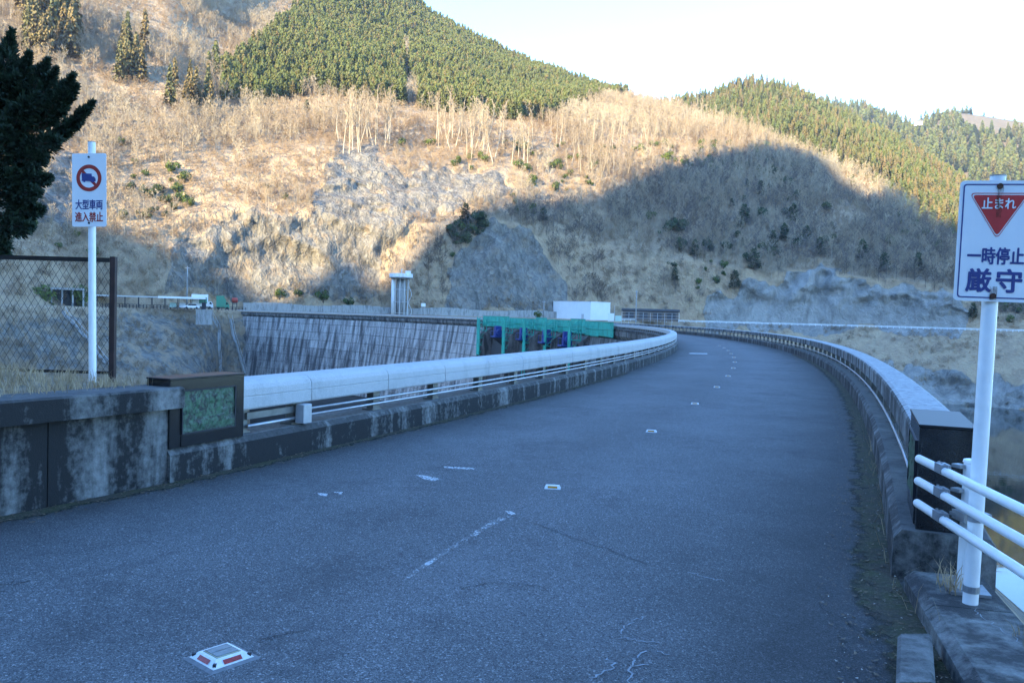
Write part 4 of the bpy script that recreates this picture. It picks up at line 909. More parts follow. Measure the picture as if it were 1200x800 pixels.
under(MB().tube([(pb[0] + 0.011, pb[1], 0.735), (pb[0] + 0.011, pb[1], 0.752)], 0.0572, 18).build('yellow_band', M['yellow']), rl)
under(MB().box((pb[0], pb[1], 0.14), (0.2, 0.2, 0.016), kz).build('base_plate', M['bracket']), rl)
e0, e1 = np.array([2.49, 5.0]), np.array([2.285, 3.63]); rd = (e1 - e0) / np.linalg.norm(e1 - e0)
for z in (0.80, 0.665, 0.53):
    A_, B_ = e0, e0 + rd * 3.4
    under(MB().tube([(*(A_ + rd * 0.0), z), (*(A_ + rd * 0.012), z), (*B_, z)], [0.018, 0.025, 0.025], 14).build('rail', M['white_paint'], None, True), rl)
    c = A_ + rd * 0.40
    under(MB().box((c[0], c[1], z + 0.012), (0.10, 0.054, 0.05), math.atan2(rd[1], rd[0])).box(((c[0] + pb[0]) / 2 + 0.01, (c[1] + pb[1]) / 2, z + 0.03), (0.05, 0.06, 0.02), 0.3).build('clamp', M['bracket']), rl)
    for k in (-0.06, -0.02, 0.03, 0.07):
        q = c + rd * k; under(MB().tube([(q[0], q[1], z + 0.022), (q[0], q[1], z + 0.042)], 0.007, 6).build('bolt', M['bracket']), rl)
under(MB().box((pb[0] - 0.01, pb[1] - 0.03, 0.56), (0.15, 0.13, 0.05)).build('strap', M['bracket']), rl)
sp = Vector(bp); ax = (Vector(tp) - sp).normalized()
for z in (0.06, 0.44):
    a = sp + ax * z; under(MB().tube([a, a + ax * 0.035], 0.042, 14).build('strap', M['bracket']), rl)

# ------------------------------------------------------------------ road studs and worn paint
st = at_z(260, 771, 0); e = empty('road_stud', tuple(st), math.radians(50), 'large square solar road stud with red reflectors in the near asphalt', 'road stud', 'road studs along the centre of the road')
MB().add([(-.125, -.125, .001), (.125, -.125, .001), (.125, .125, .001), (-.125, .125, .001), (-.105, -.105, .008), (.105, -.105, .008), (.105, .105, .008), (-.105, .105, .008)],
         [(0, 1, 5, 4), (1, 2, 6, 5), (2, 3, 7, 6), (3, 0, 4, 7), (4, 5, 6, 7)]).build('collar', M['stud_base'], e)
def frustum(b, t_, z0, z1):
    return [(-b, -b, z0), (b, -b, z0), (b, b, z0), (-b, b, z0), (-t_, -t_, z1), (t_, -t_, z1), (t_, t_, z1), (-t_, t_, z1)], [(0, 1, 5, 4), (1, 2, 6, 5), (2, 3, 7, 6), (3, 0, 4, 7), (4, 5, 6, 7)]
MB().add(*frustum(0.102, 0.072, 0.008, 0.034)).build('housing', M['stud_white'], e)
sf = MB().box((0, 0, 0.035), (0.118, 0.118, 0.004)).build('solar_panel_frame', M['solar_line'], e)
for i in (-1, 1):
    MB().box((0, i * 0.027, 0.0385), (0.108, 0.048, 0.003)).build('solar_cell', M['solar'], sf)
for k in range(4):
    q = MB(); s0, z0, s1, z1 = 0.0975, 0.014, 0.0805, 0.029
    vv = []
    for (w, s, z) in ((-0.045, s0, z0), (0.045, s0, z0), (0.045, s1, z1), (-0.045, s1, z1)):
        x, y_ = w, -(s + 0.001); c_, n_ = math.cos(k * math.pi / 2), math.sin(k * math.pi / 2); vv.append((x * c_ - y_ * n_, x * n_ + y_ * c_, z + 0.001))
    q.add(vv, [(0, 1, 2, 3)]).build('reflector', M['redref'], e)
    a = math.pi / 4 + k * math.pi / 2; MB().box((0.122 * math.cos(a), 0.122 * math.sin(a), 0.020), (0.018, 0.014, 0.012), a).build('screw', M['dark_steel'], e)
sm1 = MB().add([(-.075, -.055, 0), (.075, -.055, 0), (.075, .055, 0), (-.075, .055, 0), (-.062, -.022, .028), (.062, -.022, .028), (.062, .022, .028), (-.062, .022, .028)], [(0, 1, 5, 4), (1, 2, 6, 5), (2, 3, 7, 6), (3, 0, 4, 7), (4, 5, 6, 7)]).mesh('housing', M['stud_white'])
sm2 = MB().add([(-.045, -.049, .007), (.045, -.049, .007), (.045, -.029, .024), (-.045, -.029, .024)], [(0, 1, 2, 3)]).mesh('reflector', M['amber'])
s0 = -81.96 / RL
ordn = ['nearest', 'second', 'third', 'fourth', 'fifth', 'sixth', 'seventh', 'eighth', 'ninth', 'tenth', 'eleventh', 'twelfth']
for i in range(12):
    a = s0 + i * 4.27 / RL; p_ = arc(a, 3.08 - min(i, 8) * 0.045, 0.001)
    e = empty('road_stud', tuple(p_), a + math.radians(18 if i == 0 else 4), 'small white road stud, %s of the row beyond the worn centre line' % ordn[i], 'road stud', 'road studs along the centre of the road')
    inst('reflector', sm2, inst('housing', sm1, e)).location = (0, -0.001, 0.001)
def blob(px_poly, z, nm, mk, lab):
    q = MB(); q.v = [tuple(at_z(x, y, z)) for x, y in px_poly]; q.f = [tuple(range(len(px_poly)))]; o = q.build(nm, M[mk]); return struct(o, lab)
blob([(598, 598), (604, 601), (565, 623), (520, 650), (470, 684), (462, 684), (512, 650), (556, 622)], 0.004, 'worn_centre_line', 'worn_paint', 'last flecks of a worn white centre line')
blob([(592, 598), (600, 599), (605, 602), (597, 603)], 0.005, 'paint_patch', 'paint', 'scrap of white paint at the end of the worn line')
blob([(487, 556), (500, 557), (517, 561), (508, 563), (497, 561)], 0.004, 'paint_patch', 'paint', 'white paint scrap left of the centre line')
blob([(520, 546), (556, 548), (556, 550), (521, 548)], 0.004, 'paint_patch', 'paint', 'thin white paint line beyond the scrap')
blob([(372, 577), (384, 578), (383, 581), (374, 580)], 0.004, 'paint_patch', 'paint', 'white paint speck near the left upstand'); blob([(390, 576), (402, 576), (400, 579)], 0.004, 'paint_patch', 'paint', 'white paint speck beside another near the left upstand')
blob([(808, 413.2), (829, 413.6), (829, 415), (808, 414.6)], 0.004, 'paint_patch', 'paint', 'short white dash far along the road')
def polyline(pts, w, z, nm, mk, lab, jit=0.012):
    P_ = [at_z(x, y, z)[:2] for x, y in pts]; Q = []
    for i in range(len(P_) - 1):
        for k in range(7): Q.append(P_[i] + (P_[i + 1] - P_[i]) * k / 7 + rng.normal(size=2) * jit * (k > 0))
    Q.append(P_[-1]); q = MB()
    for i, c in enumerate(Q):
        d = Q[min(i + 1, len(Q) - 1)] - Q[max(i - 1, 0)]; nn = np.array([-d[1], d[0]]) / (np.linalg.norm(d) + 1e-9) * w * rng.uniform(0.3, 1)
        q.v += [(*(c + nn), z), (*(c - nn), z)]
    q.f = [(2 * i, 2 * i + 1, 2 * i + 3, 2 * i + 2) for i in range(len(Q) - 1)]; return struct(q.build(nm, M[mk]), lab)
for pts in ([(728, 742), (738, 730), (757, 722)], [(725, 747), (745, 749), (772, 752)], [(712, 770), (720, 782), (690, 793)], [(738, 800), (742, 775), (758, 762)], [(738, 778), (760, 778)], [(806, 670), (828, 676), (850, 681)], [(770, 762), (783, 766)]):
    polyline(pts, 0.006, 0.0035, 'filled_crack', 'crack', 'pale filled crack in the near asphalt')
for pts in ([(595, 603), (640, 618), (700, 640), (760, 662)], [(960, 705), (1000, 735), (1040, 748)], [(0, 684), (25, 682)], [(300, 752), (320, 745), (360, 738)], [(540, 690), (580, 682), (640, 690)]):
    polyline(pts, 0.004, 0.0035, 'open_crack', 'crack_dark', 'thin dark crack across the asphalt', 0.02)
polyline([(1138, 712), (1150, 722), (1172, 735), (1200, 755)], 0.003, 0.134, 'kerb_crack', 'crack', 'pale crack running along the low kerb top')

# ------------------------------------------------------------------ moss, dead leaves, grass
def strip(name, f, n, m, z, label):
    q = np.array([[f(i / (n - 1), j / (m - 1)) for j in range(m)] for i in range(n)]); cov = np.array([[1 - abs(j / (m - 1)) for j in range(m)] for i in range(n)])
    cov = np.clip(cov * 0.95, 0, 1); o = grid_obj(name, q[..., 0], q[..., 1], q[..., 0] * 0 + z, M['moss'], {'cover': cov}); o['kind'] = 'stuff'; tag(o, label, 'moss'); return q
def fR(i, j):
    s_ = i * 40 - 2.6
    if s_ < 0: p_ = np.array(kr(-s_, 0, 0))[:2]; nr = np.array([-KD[1], KD[0]]); return p_ + nr * j * 0.5
    a = math.radians(-23.23) + s_ / RL; return arc(a, RW + 0.10 - j * np.interp(s_, [0, 8, 40], [0.42, 0.45, 0.35]))[:2]
qr = strip('mossy_verge', fR, 110, 8, 0.005, 'strip of moss, dirt and debris along the right edge of the road')
def fLft(i, j):
    s_ = i * 22 - 4
    if s_ < 0: return np.array(wl(-s_, -j * 0.35, 0))[:2]
    return arc(math.radians(-23.28) + s_ / RL, j * 0.28)[:2]
ql = strip('mossy_gutter', fLft, 80, 6, 0.005, 'thin line of dirt and moss along the foot of the left wall')
def leaves(name, q, n, size, bias, label, mat='dead_leaf'):
    V = []; Fc = []
    for k in range(n):
        i = int(rng.random() ** 1.6 * (q.shape[0] - 1)); j = rng.random() ** bias * (q.shape[1] - 1); j0 = min(int(j), q.shape[1] - 2)
        u_ = rng.random(); pp = (q[i, j0] * (1 - (j - j0)) + q[i, j0 + 1] * (j - j0)) * (1 - u_) + (q[i + 1, j0] * (1 - (j - j0)) + q[i + 1, j0 + 1] * (j - j0)) * u_
        a = rng.random() * 6.28; L = size * rng.uniform(0.4, 1.4); w = L * rng.uniform(0.25, 0.7); c_, s__ = math.cos(a), math.sin(a); h_ = rng.uniform(0.2, 0.6) * L; b = len(V)
        for (x, y, z) in ((-L, 0, h_), (0, -w, 0.0), (L, 0, h_ * rng.random()), (0, w, h_ * 0.5)): V.append((pp[0] + x * c_ - y * s__, pp[1] + x * s__ + y * c_, 0.008 + z))
        Fc.append((b, b + 1, b + 2, b + 3))
    o = link(bpy.data.objects.new(name, np_mesh(name, V, Fc, M[mat]))); tag(o, label, 'leaf litter', None, 'stuff')
leaves('leaf_litter', qr, 2600, 0.014, 1.3, 'dead leaves and grit on the right road edge'); leaves('leaf_litter', ql, 2000, 0.015, 1.6, 'dead leaves and grit at the foot of the left wall')
M['grit'] = plain('pale_grit', (0.34, 0.32, 0.28), 0.9, 0, 0.4, 30)
leaves('grit', qr, 900, 0.008, 1.0, 'pale bits of grit along the right road edge', 'grit')
def blades(name, pts, n_per, h0, h1, spread, label, cat='grass', mat='dry_grass', w=0.006):
    V = []; Fc = []
    for p_ in pts:
        for k in range(n_per):
            x, y = p_[:2] + rng.normal(size=2) * spread; h_ = rng.uniform(h0, h1); d = rng.normal(size=2) * h_ * 0.45; a = rng.random() * 6.28; s1 = np.array([math.cos(a), math.sin(a)]) * w / 2; b = len(V)
            V += [(x - s1[0], y - s1[1], p_[2] - 0.02), (x + s1[0], y + s1[1], p_[2] - 0.02), (x + d[0] * .45 + s1[0] * .7, y + d[1] * .45 + s1[1] * .7, p_[2] + h_ * .62), (x + d[0] * .45 - s1[0] * .7, y + d[1] * .45 - s1[1] * .7, p_[2] + h_ * .62), (x + d[0], y + d[1], p_[2] + h_ * 0.9), (x + d[0] + .001, y + d[1], p_[2] + h_ * 0.9)]
            Fc += [(b, b + 1, b + 2, b + 3), (b + 3, b + 2, b + 5, b + 4)]
    o = link(bpy.data.objects.new(name, np_mesh(name, V, Fc, M[mat]))); return tag(o, label, cat, None, 'stuff')
gp = []
GBk = Ground(Xb, Yb, Zb); Pb = GBk.sample(2300, (GBk.mid[..., 1] < 9.6) & (GBk.mid[..., 0] > -9.0) & (GBk.mid[..., 1] > 4.0))
dens = fbm(Pb[:, 0] * 1.3, Pb[:, 1] * 1.3, 3, 4); Pb = Pb[dens > -0.35]
blades('dry_grass', Pb, 9, 0.03, 0.17, 0.035, 'straw coloured dry grass on the bank beneath the fence')
blades('dry_weeds', np.array([kr(0.25 + 0.03 * i, 0.16 + 0.02 * (i % 3), 0.13) for i in range(6)]), 9, 0.05, 0.20, 0.02, 'dry weeds growing at the railing post base', 'weeds')
blades('dry_weeds', np.array([kr(0.95 + 0.03 * i, 0.38, 0.12) for i in range(8)]), 9, 0.03, 0.12, 0.03, 'dry weeds on the outer side of the low kerb', 'weeds')
blades('dry_weeds', np.array([qr[i, 0].tolist() + [0.0] for i in range(5, 26, 1)]), 4, 0.05, 0.24, 0.05, 'thin dry stalks along the right upstand', 'weeds', w=0.004)

# ------------------------------------------------------------------ chain link fence and juniper on the left bank
fp = at_z(131.5, 441, 0.83); FY = fp[1]; FX0 = fp[0]; ztop = at_y(133, 302, FY)[2]
fe = empty('chain_link_fence', (FX0, FY, 0.82), 0, 'dark framed chain link fence standing on the left bank', 'fence')
under(MB().box((FX0, FY, (0.78 + ztop) / 2), (0.055, 0.055, ztop - 0.76)).build('post', M['fence_brown']), fe)
for k in (1, 2, 3): under(MB().box((FX0 - 2.0 * k, FY, (0.78 + ztop) / 2 - 0.01), (0.055, 0.055, ztop - 0.78)).build('post', M['fence_black']), fe)
under(MB().box((FX0 - 3.03, FY, ztop - 0.027), (5.99, 0.05, 0.045)).build('top_rail', M['fence_black']), fe)
under(MB().box((FX0 - 3.03, FY, 0.87), (5.99, 0.03, 0.03)).build('bottom_rail', M['fence_black']), fe)
q = MB(); pitch = 0.074; zb, zt = 0.885, ztop - 0.05; Hm = zt - zb; run = Hm * 0.60
for sgn in (1, -1):
    x = FX0 - 6.0 - run
    while x < FX0 + run:
        a_, b_ = x, x + run; z0, z1 = zb, zt
        lo, hi = FX0 - 5.98, FX0 - 0.03
        if b_ > lo and a_ < hi:
            t0, t1 = max(0, (lo - a_) / run), min(1, (hi - a_) / run); f0, f1 = (t0, t1)
            q.tube([(a_ + run * t0, FY + 0.002 * sgn, (zb + Hm * f0) if sgn > 0 else (zt - Hm * f0)), (a_ + run * t1, FY + 0.002 * sgn, (zb + Hm * f1) if sgn > 0 else (zt - Hm * f1))], 0.0022, 4, False)
        x += pitch
o = under(q.build('wire_mesh', M['wire']), fe); o['kind'] = 'stuff'

jt = empty('juniper_tree', (-7.0, 9.9, 0.3), 0, 'dark green juniper with upswept spiky branches at the left edge', 'tree')
T, C = TB(), TB(); jr = np.random.default_rng(77)
T.tube([np.array([-7.0, 9.9, -0.4]), np.array([-6.95, 9.9, 1.8]), np.array([-7.05, 9.95, 3.4]), np.array([-6.9, 9.9, 5.0])], [0.13, 0.11, 0.07, 0.02], 8)
spd = [((-5, 140), (14, 36), 14), ((12, 140), (34, 62), 11), ((25, 140), (56, 70), 12), ((30, 150), (66, 80), 10), ((45, 150), (86, 88), 10), ((52, 150), (90, 100), 8), ((60, 168), (109, 120), 7), ((55, 165), (96, 140), 7), ((30, 172), (70, 165), 14), ((15, 190), (54, 185), 14), ((20, 215), (60, 208), 10), ((8, 225), (46, 226), 12), ((10, 250), (50, 245), 13), ((-5, 265), (38, 266), 13), ((-20, 275), (8, 297), 14), ((-30, 160), (-25, 20), 18), ((-60, 160), (-60, 0), 22), ((-90, 170), (-100, 20), 20), ((-40, 130), (0, 80), 18), ((0, 180), (30, 120), 20), ((-20, 240), (20, 200), 26), ((-50, 260), (-20, 285), 22), ((-10, 120), (20, 90), 16), ((10, 160), (45, 110), 15), ((-90, 240), (-120, 200), 26), ((-110, 180), (-150, 110), 18), ((-80, 260), (-110, 280), 22), ((-60, 220), (-40, 150), 34), ((-20, 200), (10, 150), 30)]
def leafy(a, b, R, n):
    ax = b - a; L = np.linalg.norm(ax); ax = ax / L
    T.tube([np.array([-6.97, 9.9, a[2] - 0.25]), a, a + (b - a) * 0.7], [0.04, 0.03, 0.008], 4)
    for k in range(n):
        f = jr.random() ** 0.8; d = jr.normal(size=3); d -= ax * (d @ ax); d = unit(d); prof_ = (math.sin(math.pi * min(1, f * 0.93 + 0.10)) ** 0.7) * (1.0 - 0.25 * f)
        p = a + ax * L * f + d * R * prof_ * (jr.random() ** 0.45) * (1 + 0.35 * math.sin(f * 23 + d[0] * 5))
        g = unit(ax * 0.9 + d * 0.75 + jr.normal(size=3) * 0.35); ln = jr.uniform(0.03, 0.075); sd = unit(np.cross(g, jr.normal(size=3))) * ln * 0.22
        C.quad(p - g * ln * 0.3, p + sd + g * ln * 0.2, p + g * ln, p - sd + g * ln * 0.2)
for (p0, p1, r_) in spd:
    for rep in range(2):
        Yo = 9.65 + (rep - 0.3) * jr.uniform(0.15, 0.75); a, b = at_y(*p0, 9.8 + 0.3 * (rep == 1)), at_y(*p1, Yo); R = r_ / FPX * 9.8 * (1.15 if rep == 0 else 1.0)
        leafy(a, b, R, int(520 + 4600 * R * np.linalg.norm(b - a)))
under(link(bpy.data.objects.new('trunk', T.mesh('trunk', M['trunk'], True))), jt); under(link(bpy.data.objects.new('foliage', C.mesh('foliage', M['juniper']))), jt)

# ------------------------------------------------------------------ far side: spillway plant, buildings, vehicles, rails
def rot_local(o, e): o.parent = e; return o
for i, a in enumerate(pa):                               # netted scaffold towers standing on the piers
    c = arc(a, -1.75, -1.9); e = empty('scaffold_tower', (c[0], c[1], -9.5), a, 'green netted scaffold tower on the spillway, %s from the left' % ['first', 'second', 'third', 'fourth', 'fifth'][i], 'scaffold', 'green scaffolds over the spillway gates')
    H_ = 10.6; w = 0.75
    for sx_ in (-1, 1):
        for sy in (-1, 1): MB().tube([(sx_ * w - 1.0, sy * w, -1.0), (sx_ * w - 1.0, sy * w, H_)], 0.09, 5).build('standard', M['green_pipe'], e)
    for z in np.arange(0.3, H_, 1.5):
        for (x0, y0, x1, y1) in ((-w, -w, w, -w), (w, -w, w, w), (w, w, -w, w), (-w, w, -w, -w)):
            MB().tube([(x0 - 1.0, y0, z), (x1 - 1.0, y1, z)], 0.07, 4).build('ledger', M['green_pipe'], e)
        for sy in (-1, 1): MB().tube([(-w - 1.0, sy * w, z), (w - 1.0, sy * w, min(z + 1.5, H_))], 0.05, 4).build('brace', M['green_pipe'], e)
    MB().box((-1.0 - w - 0.08, 0, H_ * 0.62), (0.03, 1.5, H_ * 0.7)).build('net', M['green_net'], e)
nb_ = [arc_px(x, -0.9, math.radians(2), math.radians(30), 0.3) for x in (566, 597, 612, 628, 641, 655, 669, 686, 702, 719)]
gs = empty('safety_netting', tuple(arc(nb_[0], -0.9, -0.9)), 0, 'band of bright green safety netting along the spillway crest', 'netting')
for i in range(len(nb_) - 1):
    hi = 1.05 + 0.25 * ((i * 7) % 3 == 0); lo = -0.85 - 0.15 * (i % 2)
    under(MB().sweep([(-0.92, lo), (-0.92, hi), (-0.88, hi), (-0.88, lo)], nb_[i + 1] + 0.0004, nb_[i] - 0.0004, 3).build('net_panel', M['green_net']), gs)
    for z in (lo + 0.1, (lo + hi) / 2, hi): under(MB().tube([arc(nb_[i + 1] + (nb_[i] - nb_[i + 1]) * k / 3, -0.97, z) for k in range(4)], 0.05, 4).build('tube', M['green_pipe']), gs)
for i, x in enumerate((584, 614, 641, 665)):
    a = arc_px(x, -3.0, math.radians(2), math.radians(30), -1.8); c = arc(a, -3.0, -2.75)
    e = empty('gate_hoist', tuple(c), a, 'blue gate hoist on a bracket platform, %s from the left' % ['first', 'second', 'third', 'fourth'][i], 'hoist', 'blue gate hoists between the scaffolds')
    MB().box((0, 0, 0.1), (2.4, 2.6, 0.22)).build('platform', M['hoist_blue'], e)
    MB().box((0, 0.35, 1.2), (1.3, 1.2, 2.0), 0, 0.85).build('gear_case', M['hoist_blue'], e)
    MB().tube([(0, -0.9, 1.0), (0, -0.2, 1.0)], 0.55, 12).build('drum', M['hoist_blue'], e)
    MB().tube([(-1.1, -1.2, 0.2), (-1.1, -1.2, 1.2), (-1.1, 1.2, 1.2), (-1.1, 1.2, 0.2)], 0.05, 4).build('handrail', M['hoist_blue'], e)
    MB().add([(1.2, -1.1, 0), (1.2, 1.1, 0), (-1.1, -1.1, 0), (-1.1, 1.1, 0), (1.2, -1.1, -1.6), (1.2, 1.1, -1.6)], [(0, 2, 4), (1, 5, 3), (2, 3, 5, 4), (0, 1, 3, 2), (0, 4, 5, 1)]).build('bracket', M['dark_steel'], e)

def gz(x, D): return 0.9
def spot(px, D, z=0.9): d = ray(px, 370 + ROLL * (px - 600)); h = math.hypot(d[0], d[1]); return np.array([d[0] / h * D, d[1] / h * D, z])
def yaw(px): d = ray(px, 370); return -math.atan2(d[0], d[1])          # local +y points away from the camera
# white hall
c0, c1 = spot(692, 304), spot(648, 316); e1_ = (c1 - c0)[:2]; w1 = np.linalg.norm(e1_); e1_ /= w1; e2_ = np.array([e1_[1], -e1_[0]]); e2_ = e2_ if e2_[1] > 0 else -e2_
c2 = spot(723, 304); w2 = 11.5; ang = math.atan2(-e1_[1], -e1_[0])
hb = empty('white_hall', (*(c0[:2] + e1_ * w1 / 2 + e2_ * w2 / 2), 0.6), ang, 'plain white flat roofed hall beyond the spillway', 'building')
MB().box((0, 0, 3.35), (w1, w2, 6.7)).build('wall', M['wall_white'], hb); MB().box((0, 0, 6.76), (w1 + 0.3, w2 + 0.3, 0.16)).build('roof', M['sign_white'], hb)
for k in range(5): MB().box((-w1 / 2 + (k + 0.5) * w1 / 5, -w2 / 2 - 0.03, 3.4), (w1 / 5 - 0.08, 0.05, 6.4)).build('wall_panel', M['wall_white'], hb)
MB().box((w1 * 0.3, -w2 / 2 - 0.08, 1.1), (1.2, 0.06, 2.2)).build('door', M['rail_grey'], hb)
# shed with dark roof, and the yard fence in front of it
sc_ = spot(762, 318); sh = empty('shed', tuple(sc_), yaw(762), 'long low shed with dark roof behind a mesh fence, right of the white hall', 'shed'); ws = 63 / FPX * 318
MB().box((0, 0, 1.8), (ws, 5, 3.6)).build('wall', M['wood_brown'], sh)
MB().add([(-ws / 2 - .5, -3.2, 3.6), (ws / 2 + .5, -3.2, 3.6), (ws / 2 + .5, 3.2, 3.6), (-ws / 2 - .5, 3.2, 3.6), (-ws / 2 - .5, -3.2, 4.0), (ws / 2 + .5, -3.2, 4.0), (ws / 2 + .5, 3.2, 4.6), (-ws / 2 - .5, 3.2, 4.6)], [(0, 1, 2, 3), (4, 5, 6, 7), (0, 1, 5, 4), (1, 2, 6, 5), (2, 3, 7, 6), (3, 0, 4, 7)]).build('roof', M['roof_dark'], sh)
for k in range(4): MB().box((-ws / 2 + (k + 0.5) * ws / 4, -2.54, 1.9), (ws / 4 * 0.6, 0.08, 2.2)).build('door', M['roof_dark'], sh)
yf = empty('yard_fence', tuple(spot(762, 306)), yaw(762), 'thin mesh fence in front of the low shed', 'fence')
for k in range(9): MB().tube([(-ws / 2 + ws * k / 8, 0, -1.5), (-ws / 2 + ws * k / 8, 0, 3.0)], 0.07, 5).build('post', M['rail_grey'], yf)
for z in (0.9, 2.0, 3.0): MB().tube([(-ws / 2, 0, z), (ws / 2, 0, z)], 0.045, 4).build('rail', M['rail_grey'], yf)
cb = empty('equipment_cabinet', tuple(spot(716, 300, 0.5)), yaw(716), 'small pale equipment cabinets at the right end of the white hall', 'cabinet')
MB().box((0, 0, 1.4), (2.2, 1.4, 2.8)).build('case', M['wall_white'], cb); MB().box((2.6, 0.3, 1.0), (2.2, 1.4, 2.0)).build('case', M['pale_green'], cb); MB().tube([(1.2, 0, 0), (1.2, 0, 5.6)], 0.08, 6).build('mast', M['rail_grey'], cb)
# tower on the far bank
tw = empty('valve_tower', tuple(spot(469, 288)), yaw(469), 'slim grey tower of columns with a round railed deck above the far crest', 'tower'); zt_ = at_d(469, 327, 288)[2] - 0.9
MB().tube([(-2.6, -0.5, -1), (-2.6, -0.5, zt_)], 0.62, 14).build('shaft', M['wall_white'], tw, True)
MB().tube([(0.2, 0.6, -1), (0.2, 0.6, zt_)], 1.7, 16).build('core', M['conc_mid'], tw, True)
for k in range(10):
    an = 2 * math.pi * k / 10 + 0.2; MB().tube([(2.6 * math.cos(an), 2.6 * math.sin(an), -1), (2.6 * math.cos(an), 2.6 * math.sin(an), zt_)], 0.16, 6).build('column', M['rail_grey'], tw)
for z in (0.4, zt_ * 0.35, zt_ * 0.7): MB().tube([(2.6 * math.cos(2 * math.pi * k / 20), 2.6 * math.sin(2 * math.pi * k / 20), z) for k in range(21)], 0.1, 4, False).build('ring_beam', M['rail_grey'], tw)
MB().tube([(0, 0, zt_), (0, 0, zt_ + 0.35), (0, 0, zt_ + 0.36), (0, 0, zt_ + 0.6)], [3.2, 3.7, 4.1, 4.1], 24).build('deck', M['conc_mid'], tw)
for k in range(20): an = 2 * math.pi * k / 20; MB().box((4.0 * math.cos(an), 4.0 * math.sin(an), zt_ + 1.25), (0.06, 1.15, 1.2), an).build('parapet_panel', M['wall_white'], tw)
MB().box((2.4, -1.6, zt_ + 1.7), (1.8, 1.6, 2.2)).build('hut', M['wall_white'], tw); MB().tube([(0.2, 0, zt_ + 0.6), (0.2, 0, zt_ + 3.6)], 0.22, 6).build('mast', M['rail_grey'], tw)
MB().tube([(3.4 - 0.02 * k + 0.5 * math.sin(k * 0.9), -1.8, -0.5 + k * zt_ / 14) for k in range(15)], 0.1, 4).build('stair_pipe', M['rail_grey'], tw)
# retaining wall at the back of the far road
rwx = np.arange(285, 665, 11.5); rw = empty('retaining_wall', tuple(spot(470, np.interp(470, HXS, DRD) + 8.4, 0.6)), 0, 'long grey concrete wall behind the far end of the crest', 'wall')
for i in range(len(rwx) - 1):
    D0, D1 = [np.interp(x, HXS, DRD) + np.interp(x, HXS, BENCH) - 0.6 for x in (rwx[i], rwx[i + 1])]; a_, b_ = spot(rwx[i], D0, 0), spot(rwx[i + 1] - 0.15, D1, 0); m_ = (a_ + b_) / 2; d = b_ - a_
    hh = 2.7 + 0.35 * math.sin(i * 0.7); under(MB().box((m_[0], m_[1], 0.4 + hh / 2), (np.linalg.norm(d), 0.5, hh + 0.4), math.atan2(d[1], d[0])).build('wall_panel', M['conc_mid']), rw)
def rail_path(name, xs, dD, z, hts, label, mk, post_h, every=1, cat='guard rail', rad=0.12):
    P_ = [spot(x, np.interp(x, HXS, DRD) + dD, z) for x in xs]; e = empty(name, tuple(P_[0]), 0, label, cat)
    for h_ in hts: under(MB().tube([p + np.array([0, 0, h_]) for p in P_], rad, 5).build('rail', M[mk]), e)
    for p in P_[::every]: under(MB().box((p[0], p[1], p[2] + post_h / 2 - 0.3), (0.16, 0.16, post_h + 0.6)).build('post', M[mk]), e)
    return e
rail_path('guard_rail', np.arange(725, 1290, 7.0), 0.8, 0.62, (0.45, 0.80), 'white guard rail along the far shore road', 'paint_rail', 0.9, 1, rad=0.11)
rail_path('guard_rail', np.arange(120, 292, 4.0), 0.8, 0.62, (0.6, 1.1), 'dark railing along the far road above the rocky slope', 'dark_steel', 1.1, 1, rad=0.06)
# carport and vehicles at the far end of the dam
cp_ = spot(178, 258); cpe = empty('carport', tuple(cp_), yaw(178) + 0.05, 'long flat roofed carport at the far left end of the crest road', 'carport'); wc = 108 / FPX * 258
MB().box((0, 0, 3.05), (wc, 5.5, 0.35)).build('roof', M['rail_grey'], cpe); MB().box((wc * 0.27, -2.78, 3.1), (wc * 0.44, 0.08, 0.55)).build('fascia', M['wall_white'], cpe)
for k in range(9):
    for y_ in (-2.4, 2.4): MB().box((-wc / 2 + 0.4 + (wc - 0.8) * k / 8, y_, 1.4), (0.16, 0.16, 3.1)).build('post', M['dark_steel'], cpe)
def car(px, D, rz, mk, label, L=4.3, H=1.5, group=None):
    e = empty('parked_car', tuple(spot(px, D)), rz, label, 'car', group); w = 1.7
    pr = [(-L / 2, 0.3), (-L / 2, 0.75), (-L * 0.42, 0.85), (-L * 0.30, 0.9), (-L * 0.16, H), (L * 0.26, H), (L * 0.40, 0.95), (L / 2, 0.85), (L / 2, 0.3)]
    MB().prism(pr, -w / 2, w / 2).build('body', M[mk], e)
    MB().prism([(-L * 0.27, 0.92), (-L * 0.15, H - 0.08), (L * 0.24, H - 0.08), (L * 0.35, 0.95)], -w / 2 - 0.01, w / 2 + 0.01).build('window', M['glass_dark'], e)
    for x in (-L * 0.31, L * 0.31):
        for s__ in (-1, 1): MB().tube([(x, s__ * (w / 2 - 0.2), 0.31), (x, s__ * (w / 2 + 0.01), 0.31)], 0.31, 12).build('wheel', M['rubber'], e)
car(224.5, 252, yaw(224), 'car_white', 'white car parked in front of the carport at the far end')
car(203, 259, yaw(203) + 1.5, 'pale_green', 'pale green car under the carport, left one', 3.8, 1.6); car(214, 259, yaw(214) + 1.5, 'car_white', 'white car under the carport, behind the white car', 3.8, 1.6)
